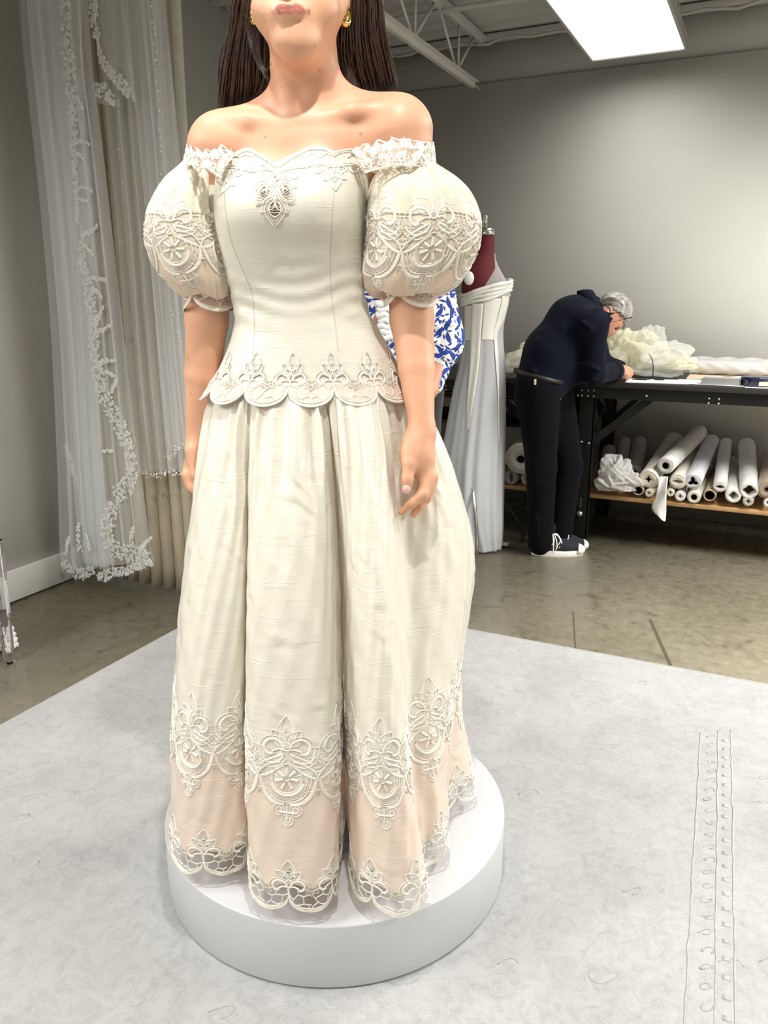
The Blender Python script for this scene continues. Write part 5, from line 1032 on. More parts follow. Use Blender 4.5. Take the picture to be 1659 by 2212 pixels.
roll((1372, 1020), (1382, 955), .040, .012, 'star', M_ROLL['grey'], 'grey-white roll end behind the crumpled sheet, nearest the star-ended roll', vf=4.45, seed=19)
g2 = 'fabric rolls behind the dress form'
roll((1125, 992), (1175, 925), .086, .021, 'round', M_ROLL['cream'], 'very thick cream roll with black core behind the man and dress form', vf=4.16, core=M_HOLE, seed=20, lump=.02, grp=g2)
roll((1104, 1044), (1150, 1000), .042, .020, 'flat', M_ROLL['grey'], 'squashed white roll under the very thick cream roll', vf=4.2, seed=21, lump=.1, grp=g2)
roll((1140, 1042), (1180, 1000), .040, .010, 'star', M_ROLL['cream'], 'cream roll just left of the standing man, at knee height', vf=4.22, seed=22, lump=.1, grp=g2)
# ---- crumpled cloths
def crumple(cx, cy, v, rx, ry, rz, seed, fold=.22, nu=90, nv=60, flat=False):
    r_ = np.random.default_rng(seed); c = onV(cx, cy, v); ph = np.linspace(0, 2 * math.pi, nu + 1)[:-1]; th = np.linspace(-.5 * math.pi, .5 * math.pi, nv); T, P_ = np.meshgrid(th, ph, indexing='ij')
    d = np.stack([np.cos(T) * np.cos(P_), np.cos(T) * np.sin(P_), np.sin(T)], -1); f = np.zeros(T.shape); amp = 1.
    for k in (2.2, 4.1, 7.3, 12.5, 21.):
        w = r_.normal(0, 1, 3); w *= k / np.linalg.norm(w); w2 = r_.normal(0, 1, 3) * k * .6; f += amp * (1 - 2 * np.sqrt(np.sin(d @ w + np.sin(d @ w2) * 1.3 + r_.uniform(0, 6)) ** 2 + .03)); amp *= .5
    q = d * (1 + fold * f)[..., None] * np.array([rx, ry, rz]); q[..., 2] = np.maximum(q[..., 2], -rz * .55); return c + q, c
M_TUL_A = sheer('pale_tulle', (253, 251, 232), .58, .45); M_TUL_B = sheer('white_tulle', (249, 250, 246), .42, .45); M_SHEET = sheer('thin_sheet', (226, 224, 220), .82, .3)
def pile(name, parts, label, cat, mats_, zmin=None):
    q0, c0 = crumple(*parts[0]); z0 = zmin if zmin is not None else q0[..., 2].min(); org = np.array([c0[0], c0[1], z0]); e = empty(name, org, label, cat)
    for i, p_ in enumerate(parts):
        q, _ = crumple(*p_); q[..., 2] = np.maximum(q[..., 2], z0 + .002); m = MB(); m.grid(q, wrap=True); m.build('tulle_fold', mats_[i % len(mats_)], e, off=org)
    return e
pile('tulle_pile', [(1366, 772, 4.52, .17, .15, .13, 1), (1335, 765, 4.54, .12, .13, .14, 2), (1408, 738, 4.48, .07, .08, .075, 3, .3), (1440, 772, 4.44, .13, .12, .075, 4), (1478, 785, 4.46, .10, .10, .05, 5, .3), (1385, 765, 4.52, .16, .13, .12, 6), (1405, 800, 4.46, .17, .10, .05, 7), (1300, 780, 4.56, .10, .1, .10, 8)], 'large billowing heap of pale yellow-white tulle on the table before the man', 'tulle', [M_TUL_A, M_TUL_A, M_TUL_B, M_TUL_B], TZ)
pile('tulle_pile', [(1128, 785, 4.56, .13, .14, .10, 11), (1100, 800, 4.5, .12, .12, .07, 12), (1158, 762, 4.56, .08, .10, .09, 13, .3), (1145, 790, 4.55, .14, .12, .09, 14)], 'low heap of cream tulle on the table behind the man', 'tulle', [M_TUL_A, M_TUL_B], TZ)
pile('crumpled_sheet', [(1330, 1020, 4.22, .09, .08, .095, 21, .16), (1346, 1040, 4.19, .10, .06, .075, 22, .16), (1314, 1044, 4.19, .07, .055, .065, 23, .16)], 'crumpled grey-white translucent sheet heaped at the left end of the shelf', 'fabric', [M_SHEET], .27)
pile('plastic_bundle', [(1112, 942, 4.3, .17, .14, .05, 31, .2), (975, 962, 4.4, .16, .12, .06, 32, .2)], 'dusty clear plastic wrapped bundle on the shelf behind the dress form', 'bundle', [sheer('dusty_plastic', (150, 146, 142), .75, .2)], .62)
kb = MB(); q0 = onV(1040, 905, 4.5); 
for k in range(4): kb.box((-.36 + .02 * k, -.10, .02 * k), (.30 - .03 * k, .12, .02 * k + .012), .004)
kp = kb.build('kraft_paper', mat('kraft_paper', (128, 98, 70), .9, var=.1), None, (q0[0], q0[1], .715)); tag(kp, 'folded brown kraft paper lying on the plastic bundle behind the dress form', 'paper')
m = MB(); m.box((.14, .06, .60), (1.67, .60, .618), .003); m.build('middle_shelf', M_BLACK, tb_)
for sx in (.16, 1.66):
    for sy in (.07, .59): m = MB(); m.box((sx - .012, sy - .01, .268), (sx + .012, sy + .01, .60)); m.build('shelf_upright', M_BLACK, tb_, smooth=False)
hs = MB(); a0 = [onV(*q, 4.17) for q in ((1425, 1030), (1418, 1068), (1409, 1094), (1424, 1112), (1437, 1123))]; b0 = [onV(*q, 4.17) for q in ((1443, 1030), (1442, 1060), (1441, 1085), (1440, 1105), (1438.5, 1124))]
A_, B_ = cr(a0, 30), cr(b0, 30); hs.grid(np.array([[A_[i] + (B_[i] - A_[i]) * t + np.array([0, .012 * math.sin(3 * t + i * .2) - (.03 if i > 6 else .005 * i), 0]) for t in np.linspace(0, 1, 8)] for i in range(30)])); o = hs.build('fabric_strip', M_ROLL[W_], None, off=A_[0]); o.location = A_[0]; solid(o, .0015); tag(o, 'loose white fabric strip hanging over the front edge of the shelf', 'fabric')
# ---- things on the table top
def flat(name, u, v, w, l, rz, mt, label, cat, z=TZ + .001, th=.0012, grp=None):
    m = MB(); m.box((-w / 2, -l / 2, 0), (w / 2, l / 2, th)); o = m.build(name, mt, None, (u, v, z), False, rz); return tag(o, label, cat, grp)
M_PAPER = mat('paper', (238, 238, 236), .8); M_CARD = mat('grey_card', (150, 150, 150), .7); M_MANILA = mat('manila_board', (208, 190, 164), .8)
flat('paper_sheet', -.50, 4.24, .30, .21, .12, M_PAPER, 'white paper sheet under the writing hand', 'paper'); flat('paper_sheet', -.25, 4.26, .34, .23, -.1, M_PAPER, 'white paper sheet below the standing spectacles', 'paper', TZ + .0025)
flat('paper_sheet', .05, 4.17, .28, .12, .05, M_PAPER, 'white paper sheet at the table front edge, right of the dark blue tin', 'paper'); flat('paper_sheet', .0, 4.42, .34, .2, -.3, M_PAPER, 'tilted white paper sheet behind the dark blue tin', 'paper', TZ + .0135)
flat('cardboard_sheet', .0, 4.52, .75, .24, .02, M_MANILA, 'long tan cardboard sheet under the plastic wrapped roll', 'cardboard', TZ + .001, .012)
cdm = empty('card_stack', (-.20, 4.19, TZ + .005), 'stack of grey cards beside the dark blue tin', 'cards')
for k in range(6): m = MB(); m.box((-.09 + .006 * (k % 3), -.035, .0052 * k), (.085 + .004 * (k % 2), .035, .0052 * k + .0045)); m.build('card', M_CARD, cdm, smooth=False)
tn = empty('tin', (-.115 + .075, 4.20, TZ + .001), 'round dark blue tin with a tan label on the table front', 'tin'); M_NAVY = mat('navy_tin', (24, 26, 58), .25)
MB().lathe([(.0, 0), (.068, 0), (.07, .003), (.07, .030), (.0715, .032), (.0715, .043), (.069, .045), (0.001, .0455)], 40, caps=False).build('tin_body', M_NAVY, tn)
th = np.linspace(-1.42, -.72, 14); m = MB(); m.grid(np.array([[(.0705 * math.cos(t), .0705 * math.sin(t), z) for t in th] for z in (.008, .027)])); m.build('tan_label', M_MANILA, tn)
gl = empty('spectacles', onV(1408, 818, 4.24), 'black spectacles on the paper with one temple standing up', 'spectacles'); M_GL = mat('black_acetate', (18, 17, 17), .25); g0 = onV(1408, 818, 4.24); gl.location = (g0[0], g0[1], TZ + .006)
pt = [onV(*q, 4.24) for q in ((1401, 764), (1404, 768), (1409, 778), (1411, 792), (1410.5, 808), (1410, 819))]; m = MB(); m.tube(cr(pt, 20) - np.array([g0[0], g0[1], TZ + .006]), np.linspace(.003, .006, 20), 8, flat=.5); m.build('temple', M_GL, gl)
for sx in (-.035, .035): th = np.linspace(0, 6.283, 24, False); m = MB(); m.tube(np.stack([sx + .024 * np.cos(th), .018 * np.sin(th) + .01, np.full(24, .003)], 1), .0022, 6, closed=True); m.build('rim', M_GL, gl)
m = MB(); m.tube([(-.012, .012, .004), (0, .016, .005), (.012, .012, .004)], .002, 6); m.build('bridge', M_GL, gl); m = MB(); m.tube([(-.06, .01, .003), (-.09, -.03, .003), (-.02, -.035, .003)], .0025, 6); m.build('temple', M_GL, gl)
wl = MB()
for k in range(4): wl.tube(np.stack([.012 * k + .016 * np.cos(np.linspace(0, 6.28, 18)), np.linspace(-.004, .004, 18), .017 + .016 * np.sin(np.linspace(0, 6.28, 18))], 1), .0012, 5)
tag(wl.build('wire_coil', mat('wire', (190, 176, 140), .3, .9), None, (-.185, 4.27, TZ + .004)), 'small coil of shiny wire behind the grey cards', 'wire')
kn = MB(); kn.beam((0, 0, .006), (.12, .01, .035), .012, .004); kn.beam((-.09, -.01, .003), (0, 0, .006), .016, .008); tag(kn.build('knife', mat('dark_blade', (70, 58, 46), .4), None, (.12, 4.33, TZ + .016)), 'dark thin knife leaning on papers near the right edge', 'knife')
rl = empty('wrapped_roll', (.02, 4.62, TZ + .014), 'long roll wrapped in shiny clear plastic at the back of the table', 'roll'); r_ = np.random.default_rng(8)
def tubex(rad, zc, x0, x1, am, seed, nn=120):
    r2 = np.random.default_rng(seed); xs = np.linspace(x0, x1, nn); th = np.linspace(0, 6.283, 49)[:-1]; w = r2.uniform(0, 6, 6)
    return np.array([[(x, rad * (1 + am * (math.sin(3 * t + x * 31 + w[0]) * math.sin(x * 47 + w[1]) + .7 * math.sin(5 * t - x * 71 + w[2]))) * math.cos(t), zc + rad * (1 + am * math.sin(4 * t + x * 53 + w[3])) * math.sin(t) * .8) for t in th] for x in xs])
m = MB(); m.grid(tubex(.042, .036, -.36, 1.3, .01, 1), wrap=True); m.build('inner_roll', M_ROLL['grey'], rl)
def film():
    t = NT('clear_film'); t.set(Base_Color=(.93, .93, .93, 1), Roughness=.12, Alpha=.34); t.b.inputs['Specular IOR Level'].default_value = 1.; return t.m
m = MB(); m.grid(tubex(.056, .047, -.40, 1.34, .10, 2), wrap=True); m.build('plastic_film', film(), rl)
# ------------------------------------------------------------------ dress form with the gown in progress
DY = 4.0; D0 = P(1042, 1180, DY); D0[2] = 0.; df = empty('dress_form', R(D0), 'dark red dress form on a chrome stand beside the cutting table', 'dress form', rz=YAW)
M_MAROON = mat('maroon_cover', (96, 18, 30), .75, bump=.2, bscale=400); M_CHROME = mat('chrome', (215, 213, 208), .16, 1.0); M_GOWN = sheer('white_chiffon', (226, 227, 231), .86, .3); M_SATIN = mat('ivory_satin', (236, 234, 226), .42, sheen=.2, bump=.1, bscale=30, bdist=.006); M_SHR = sheer('sheer_chiffon', (232, 228, 230), .55, .3)
def loft(rows, Y, dep, nf=0, famp=0., seed=0, n=120, m_=60, ph=None, lean=0.):
    r_ = np.random.default_rng(seed); lx = cr([(q[1], 0) for q in rows], m_)[:, 0]; rx = cr([(q[2], 0) for q in rows], m_)[:, 0]; yy = cr([(q[0], 0) for q in rows], m_)[:, 0]; ph = np.linspace(0, 2 * math.pi, n + 1)[:-1] if ph is None else ph; out = []; p_ = r_.uniform(0, 6, 4)
    for i in range(m_):
        a, b_ = P(lx[i], yy[i], Y), P(rx[i], yy[i], Y); c_ = (a + b_) / 2; hw = (b_ - a)[0] / 2; t = i / (m_ - 1); f = 1 + famp * t * (np.sin(nf * ph + p_[0] + .8 * t) + .6 * np.sin(nf * 1.6 // 1 * ph + p_[1] - t) + .4 * np.sin((nf // 2) * ph + p_[2]))
        out.append(np.stack([c_[0] + hw * f * np.cos(ph), c_[1] + hw * dep * f * np.sin(ph), np.full_like(ph, c_[2])], 1))
    return np.array(out)
tors = [(506, 1036, 1067), (512, 1035, 1068), (540, 1032, 1068), (562, 1018, 1070), (590, 1002, 1080), (615, 997, 1090), (638, 998, 1096), (660, 1004, 1090), (700, 1009, 1082), (730, 1008, 1080), (780, 1002, 1083), (825, 1000, 1084)]
m = MB(); m.grid(loft(tors, DY, .80, n=64, m_=50), wrap=True, flip=True); m.build('torso', M_MAROON, df, off=D0)
c = P(1051, 503, DY); m = MB(); m.lathe([(.0005, .028), (.02, .026), (.033, .016), (.037, .004), (.038, -.008), (.036, -.012)], 32, c); m.build('neck_cap', M_CHROME, df, off=D0)
m = MB(); q = P(1047, 483, DY); m.box(q - [.011, .009, .034], q + [.011, .009, .036], .003); m.build('finial', M_CHROME, df, off=D0)
m = MB(); q = P(1013, 601, DY - .13); m.lathe([(.0005, .012), (.02, .011), (.031, .004), (.032, 0)], 28, caps=False); m.v = [(a * .75 + q[0], -c_ + q[1], b_ + q[2]) for a, b_, c_ in m.v]; m.build('shoulder_plate', mat('white_plate', (228, 228, 222), .3), df, off=D0)
MB().tube([(0, 0, .12), (0, 0, .95)], .016, 14).build('pole', M_CHROME, df)
for a_ in (25, 150):
    ca, sa_ = math.cos(math.radians(a_)), math.sin(math.radians(a_)); m = MB(); m.tube(cr([(0, 0, .36), (.14 * ca, .14 * sa_, .22), (.24 * ca, .24 * sa_, .09), (.255 * ca, .255 * sa_, .05), (.256 * ca, .256 * sa_, .003)], 22), .0095, 10); m.build('leg', M_CHROME if a_ < 0 else mat('black_tube', (40, 38, 36), .35), df)
m = MB(); m.tube([P(994, 1078, DY - .13), P(1020, 1052, DY - .13)], .008, 8); m.tube([P(1016, 1056, DY - .13), P(1026, 1046, DY - .13)], .012, 8, mi=1); m.build('brace', [M_CHROME, M_BLACK], df, off=D0)
m = MB(); m.tube(cr([P(1021, 1052, DY - .13), P(1026, 1100, DY - .18), P(1030, 1160, DY - .21), P(1030, 1197, DY - .22)], 12), .008, 10); m.build('leg', M_CHROME, df, off=D0)
gw = empty('draped_gown', R(D0), 'unfinished white chiffon gown pinned on the dark red dress form', 'gown', rz=YAW)
GR = [(626, 1004, 1102), (652, 1001, 1099), (680, 1003, 1093), (705, 1002, 1088), (735, 1001, 1087), (785, 993, 1091), (850, 978, 1092), (930, 964, 1091), (1010, 952, 1089), (1090, 950, 1087), (1150, 968, 1086), (1186, 990, 1083)]
GG = loft(GR, DY, .88, 13, .035, 3, 220, 90); GG[:, :, 2] = np.maximum(GG[:, :, 2], .006)
m = MB(); m.grid(GG, wrap=True, flip=True); m.build('chiffon_skirt', M_GOWN, gw, off=D0)
GBV = BVHTree.FromPolygons([tuple(v) for v in GG.reshape(-1, 3)], [tuple(q) for q in MB().grid(GG, wrap=True).f])
def strip(lft, rgt, name, mt, off=.004):
    A_, B_ = cr(lft, 50), cr(rgt, 50); px = np.array([[A_[i] + (B_[i] - A_[i]) * t for t in np.linspace(0, 1, 8)] for i in range(50)]); q, n = cast(px.reshape(-1, 2), GBV); m = MB(); m.grid((q + n * off).reshape(50, 8, 3)); o = m.build(name, mt, gw, off=D0); solid(o, .001); return o
strip([(1020, 655), (1017, 720), (1015, 790), (1009, 870), (1009, 930)], [(1044, 655), (1039, 720), (1034, 790), (1024, 860), (1012, 930)], 'satin_panel', M_SATIN)
strip([(1082, 640), (1083, 650), (1073, 690), (1066, 720), (1068, 760), (1074, 840), (1075, 960)], [(1098, 640), (1097, 655), (1088, 690), (1074, 720), (1075, 760), (1077, 840), (1077, 960)], 'satin_panel', M_SATIN)
strip([(1044, 645), (1042, 690), (1040, 722), (1039, 734)], [(1084, 645), (1073, 690), (1068, 722), (1068, 734)], 'bodice_panel', M_SATIN, .0025)
strip([(1004, 660), (1004, 690), (1004, 720), (1003, 735)], [(1020, 660), (1018, 690), (1017, 720), (1016, 735)], 'bodice_panel', M_SATIN, .0025)
m = MB(); m.grid(loft([(548, 1058, 1070), (560, 1046, 1071), (580, 1032, 1079), (600, 1020, 1090), (625, 1010, 1101), (640, 1006, 1103)], DY, .92, 7, .012, 4, 90, 30), wrap=True, flip=True); m.build('sheer_yoke', M_SHR, gw, off=D0)
for k in range(4):
    th = np.linspace(0, 2 * math.pi, 60)[:-1]; q = np.stack([P(1050, 630, DY)[0] + (.121 - .002 * k) * np.cos(th), D0[1] + (.108 - .002 * k) * np.sin(th), P(1050, 622 + 7 * k, DY)[2] + .034 * np.cos(th) + .004 * np.sin(3 * th + k)], 1); m = MB(); m.tube(q, .0125 + .002 * np.sin(5 * th + k), 8, closed=True, flat=.75); m.build('sash_fold', M_SATIN, gw, off=D0)
m = MB(); r_ = np.random.default_rng(4)
for k in range(3):
    q = P(1048 + 16 * k, 1183 + 2 * (k % 2), DY - .06 + .05 * k); q[2] = .012; th = np.linspace(0, 6.283, 40)[:-1]; m.add([q + np.array([.05 * math.cos(t) * (1 + .2 * math.sin(5 * t)), .04 * math.sin(t), .004 * math.sin(4 * t + k)]) for t in th], [tuple(range(39))])
m.build('hem_pool', M_SATIN, gw, off=D0)
# ------------------------------------------------------------------ man writing at the cutting table
MY = 3.95; M0 = P(1190, 1192, MY); M0[2] = 0; man = empty('person', R(M0) + np.array([0, -.035, 0]), 'grey-haired man in dark navy shirt and trousers bending over the table to write', 'person', rz=YAW)
M_SKIN2 = skin_mat('tan_skin', (206, 152, 126)); M_NSHIRT = cloth_mat('navy_shirt', (12, 16, 32), .85, 600, .3, .03); M_NTROU = cloth_mat('dark_trousers', (9, 10, 16), .9, 600, .3, .02)
for m_ in (M_NSHIRT, M_NTROU): m_.node_tree.nodes['Principled BSDF'].inputs['Specular IOR Level'].default_value = .12
M_GREYHAIR = hair_mat('grey_hair', (150, 147, 141)); M_BELT = mat('dark_belt', (38, 32, 29), .45)
Ph = lambda x, y, Y: P(x - 7, y + 9, Y)
def sobj(name, prims, h, mt, par, org, it=2): V, F = sdf(prims, h); V = relax(V, F, it, .5); return obj(name, npmesh(name, V - org, F, mt), par)
sh = P(1283, 700, 3.83); el_ = P(1286, 806, 3.87); ws = P(1336, 800, 4.05); shf = P(1276, 694, 4.17); elf = P(1300, 786, 4.20); wsf = P(1345, 797, 4.20)
pel = P(1172, 862, 3.955); mid = P(1193, 762, 3.97); che = P(1243, 697, 3.99); nb = P(1280, 668, 4.0)
shirt = [cap(P(1174, 822, 3.955), mid, .128, .126, .04, ((.2, 1, 0), 1.2)), cap(mid, che, .126, .128, .04, ((.2, 1, 0), 1.25)), cap(che, nb, .115, .066, .05, ((.2, 1, 0), 1.1)), cap(sh, el_, .066, .058, .035), cap(shf, elf, .066, .056, .035), cap(che, sh, .10, .066, .05), cap(che, shf, .10, .066, .05),
         cap(el_, el_ * .15 + ws * .85, .058, .047, .02), cap(elf, elf * .15 + wsf * .85, .056, .045, .02), ell(P(1215, 790, 3.98), (.13, .12, .12), k=.06)]
for i in range(26):   # cloth wrinkles
    r_ = np.random.default_rng(i + 3); a = [sh, mid, che, el_][i % 4] + r_.normal(0, .05, 3) * [1, .4, 1]; d = r_.normal(0, 1, 3) * [1, .3, .6]; d /= np.linalg.norm(d); a = a.copy(); a[1] -= .085 if i % 4 in (1, 2) else .045; shirt.append(cap(a - d * .06, a + d * .06, .006, .004, .022))
so = sobj('shirt', shirt, .008, M_NSHIRT, man, M0); so['label'] = 'dark navy long sleeved shirt'
body = [cap(pel, mid, .10, .10, .04), cap(mid, che, .10, .10, .04), cap(che, nb, .09, .055, .04), cap(nb, Ph(1313, 672, 4.0), .056, .053, .02), ell(Ph(1334, 664, 4.0), (.084, .074, .080), Euler((0, .55, 0)), k=.03), ell(Ph(1324, 686, 4.0), (.060, .062, .085), Euler((0, .45, 0)), k=.03), cap(Ph(1308, 682, 4.0), Ph(1309, 704, 4.0), .045, .026, .03),
        cap(Ph(1334, 698, 4.0), Ph(1320, 714, 4.0), .010, .012, .015), ell(Ph(1318, 716, 3.99), (.012, .014, .010), k=.01), cap(Ph(1346, 690, 3.97), Ph(1346, 690, 4.03), .014, .014, .02), ell(Ph(1337, 699, 3.965), (.012, .012, .010), k=.01, cut=True), cap(Ph(1311, 712, 3.985), Ph(1311, 712, 4.015), .008, .008, .012),
        cap(sh, el_, .045, .04, .02), cap(el_, ws, .04, .031, .02), cap(shf, elf, .045, .04, .02), cap(elf, wsf, .04, .03, .02), cap(che, sh, .06, .045, .04), cap(che, shf, .06, .045, .04), cap(ws, P(1352, 803, 4.08), .034, .036, .02, ((0, 1, .3), .8)),
        cap(P(1166, 862, 3.90), P(1174, 1005, 3.90), .08, .055, .03), cap(P(1174, 1005, 3.90), P(1170, 1170, 3.92), .052, .04, .02), cap(P(1194, 862, 4.03), P(1230, 1005, 4.02), .08, .055, .03), cap(P(1230, 1005, 4.02), P(1212, 1156, 4.0), .052, .04, .02)]
def fng(q, rr, k=.006): return [cap(P(*q[i]), P(*q[i + 1]), rr[i], rr[i + 1], k) for i in range(len(q) - 1)]
body += fng([(1357, 796, 4.075), (1366, 800, 4.07), (1361, 809, 4.065)], (.012, .0105, .009)) + fng([(1359, 800, 4.09), (1367, 806, 4.085), (1361, 812, 4.08)], (.012, .0105, .009)) + fng([(1358, 804, 4.105), (1364, 811, 4.10), (1357, 815, 4.095)], (.012, .010, .009)) + fng([(1355, 808, 4.115), (1360, 815, 4.11), (1353, 817, 4.105)], (.011, .009, .008)) + fng([(1345, 800, 4.05), (1352, 804, 4.04), (1358, 809, 4.05)], (.014, .011, .009)) + fng([(1357, 799, 4.20), (1366, 801, 4.19)], (.02, .012))
sobj('body', body, .0065, M_SKIN2, man, M0)
ear = MB(); q = Ph(1324, 665, 3.908); th = np.linspace(0, 5.2, 22); ear.tube(np.stack([q[0] + .017 * np.sin(th + .4) - .004, np.full(22, q[1]), q[2] + .026 * np.cos(th + .4)], 1), np.linspace(.006, .0045, 22), 8); ear.ball(q + [-.003, .004, -.003], (.013, .008, .019), 12, 8); ear.build('ear', M_SKIN2, man, off=M0)
hr = sobj('hair', [ell(Ph(1337, 659, 4.0), (.090, .080, .082), Euler((0, .55, 0)), k=.02), cap(Ph(1358, 672, 3.97), Ph(1355, 700, 3.97), .022, .008, .02), cap(Ph(1358, 672, 4.02), Ph(1356, 698, 4.02), .022, .008, .02), cap(Ph(1350, 672, 3.935), Ph(1340, 682, 3.93), .018, .010, .02), ell(Ph(1321, 693, 4.0), (.074, .12, .084), Euler((0, .45, 0)), k=.01, cut=True), ell(Ph(1292, 682, 4.0), (.05, .1, .05), k=.01, cut=True)], .006, M_GREYHAIR, man, M0); hr['label'] = 'short swept grey hair'
hs_ = MB(); r_ = np.random.default_rng(6)
for k in range(150):
    a = r_.uniform(0, 1); y_ = 4.0 - .082 + .02 * r_.random() if k % 3 else 3.96 + .08 * r_.random(); f = r_.random(); pts = [Ph(1304 + 10 * f, 640 + 16 * f, y_ + .03), Ph(1322 + 6 * f, 632 + 20 * f, y_ + .01), Ph(1345 + 3 * f, 637 + 22 * f, y_), Ph(1359 - 4 * f, 656 + 14 * f, y_ + .01), Ph(1360 - 8 * f, 676 + 20 * a * (1 - .4 * f), y_ + .025)]; hs_.tube(cr(pts, 12), np.linspace(.0028, .0008, 12), 4, caps=False)
tag(hs_.build('hair_strands', M_GREYHAIR, hr, off=M0), kind='stuff')
e = MB(); e.ball(Ph(1338, 697, 3.953), .009, 10, 6); e.build('eye', mat('eye_dark', (60, 50, 46), .2), man, off=M0); e = MB(); e.tube(cr([Ph(1350, 694, 3.955), Ph(1347, 697, 3.948), Ph(1344, 700, 3.955)], 8), .0022, 6); e.build('eyebrow', mat('brow_grey', (120, 108, 98), .8), man, off=M0)
col = MB(); th = np.linspace(.3, 2 * math.pi - .3, 40); cc = P(1275, 664, 4.0); ax = np.array([.75, 0, .30]); ax /= np.linalg.norm(ax); ux = np.array([-ax[2], 0, ax[0]]); rows = []
for r0, sx in ((.080, -.03), (.074, .012), (.078, .034), (.090, .012), (.096, -.022)): rows.append(cc + ax * sx + r0 * (np.outer(np.cos(th), ux) + np.outer(np.sin(th), [0, 1, 0])))
col.grid(np.array(rows)); o = col.build('collar', M_NSHIRT, so, off=M0); solid(o, .003); cu_ = MB(); cb = el_ * .12 + ws * .88; dd = (ws - el_) / np.linalg.norm(ws - el_); cu_.tube([cb - dd * .035, cb - dd * .01, cb + dd * .012], [.050, .051, .049], 20); cu_.build('cuff', M_NSHIRT, so, off=M0)
tro = [ell(P(1160, 852, 3.95), (.105, .15, .11), k=.05), cap(P(1166, 835, 3.90), P(1173, 1005, 3.905), .108, .076, .03), cap(P(1173, 1005, 3.905), P(1171, 1170, 3.925), .076, .064, .02), cap(P(1196, 840, 4.02), P(1231, 1003, 4.01), .106, .072, .03), cap(P(1231, 1003, 4.01), P(1213, 1150, 4.0), .072, .060, .02)]
for i in range(9): r_ = np.random.default_rng(i + 50); a = P(1152 + r_.uniform(0, 36), 900 + 29 * i, 3.85); d = np.array([r_.normal(0, .5), .05, r_.normal(0, .5) + .6]); d /= np.linalg.norm(d); tro.append(cap(a - d * .05, a + d * .05, .006, .004, .02))
t_ = sobj('trousers', tro, .008, M_NTROU, man, M0); t_['label'] = 'near-black trousers with a belt'
zb_ = P(1165, 810, 3.95)[2]; bl = MB(); th = np.linspace(0, 6.283, 60); cx_ = P(1172, 812, 3.955); rows = [[cx_ + np.array([.128 * math.cos(t), .152 * math.sin(t), dz - .030 * math.cos(t)]) for t in th] for dz in (-.011, .011)]; bl.grid(np.array(rows)); o = bl.build('belt', M_BELT, t_, off=M0); solid(o, .004, 1)
m = MB(); q = P(1160, 823, 3.80); m.box(q - [.006, .004, .016], q + [.006, .004, .012], .003); m.build('pocket_tag', mat('pale_tag', (196, 180, 158), .7), t_, off=M0)
M_CANV = cloth_mat('canvas', (22, 24, 36), .85, 900, .4, .1); M_RUB = mat('white_rubber', (236, 234, 228), .5); M_LAC = mat('shoe_lace', (236, 236, 232), .8)
def shoe(hx, hy, Y, tx, ty):
    a = G(hx, hy, 0); a[1] = Y; b_ = a + np.array([(tx - hx) / FPX * 4.15, -.012 if ty >= hy else .0, 0]); d = (b_ - a); L = np.linalg.norm(d); d /= L; s = np.array([-d[1], d[0], 0]); at = lambda u, v, z: a + d * u * L + s * v + np.array([0, 0, z])
    up = [cap(at(.13, 0, .05), at(.62, 0, .045), .040, .038, .03), cap(at(.15, 0, .07), at(.2, 0, .13), .038, .044, .03), cap(at(.62, 0, .04), at(.86, 0, .034), .038, .030, .02), ell(at(.5, 0, -.02), (.3, .2, .042), k=.004, cut=True)]
    o = sobj('shoe', up, .005, M_CANV, man, M0, 1); o['label'] = 'dark canvas sneaker with white sole and laces'
    th = np.linspace(0, 6.283, 60, False); u = .5 + .5 * np.cos(th); w = .037 + .009 * np.sin(math.pi * np.clip(u, 0, 1) * 1.1 - .2); so_ = MB(); rows = []
    for z, g in ((.0, .97), (.004, 1.), (.026, 1.), (.030, .96)): rows.append([at(.5 + .5 * math.cos(t) * g, (w[i] * np.sign(math.sin(t)) * abs(math.sin(t)) ** .6) * g, z) for i, t in enumerate(th)])
    so_.grid(np.array(rows), wrap=True); so_.add(rows[-1], [tuple(range(60))]); so_.build('rubber_sole', M_RUB, o, off=M0)
    V, F = sdf([ell(at(.86, 0, .030), (.046, .041, .032), k=.004), ell(at(.5, 0, -.03), (.3, .2, .04), k=.004, cut=True), ell(at(.66, 0, .05), (.06, .1, .09), k=.004, cut=True)], .004); obj('toe_cap', npmesh('toe_cap', V - M0, F, M_RUB), o)
    lc = MB()
    for k in range(6): u = .36 + .055 * k; z = .098 - .0095 * k; lc.tube(cr([at(u - .01, -.036, z - .026), at(u, -.018, z - .004), at(u + .012, .0, z + .003), at(u + .02, .02, z - .006)], 9), .0035, 6)
    for k, (du, dv, dz) in enumerate(((.10, -.05, -.02), (.16, -.045, .006), (.03, -.055, -.03), (.20, -.03, -.012))): lc.tube(cr([at(.36, -.01, .104), at(.36 + du * .5, dv * .7, .118), at(.36 + du, dv, .085 + dz), at(.36 + du * .75, dv * 1.1, .06 + dz)], 10), .003, 6)
    lc.build('laces', M_LAC, o, off=M0); et = MB()
    for k in range(4): et.ball(at(.30 + .07 * k, -.041, .075 - .008 * k), (.005, .003, .005), 10, 6)
    et.build('eyelets', M_BOLT, o, off=M0)
shoe(1147, 1187, 3.925, 1257, 1192); shoe(1170, 1170, 3.995, 1259, 1168)
pn = MB(); pn.tube([P(1353, 781, 4.06), P(1350, 795, 4.062), P(1346, 818, 4.07)], [.0042, .0045, .0035], 10); pn.tube([P(1346, 818, 4.07), P(1345.4, 821, 4.072)], [.003, .0008], 8); q0 = P(1346, 818, 4.07)
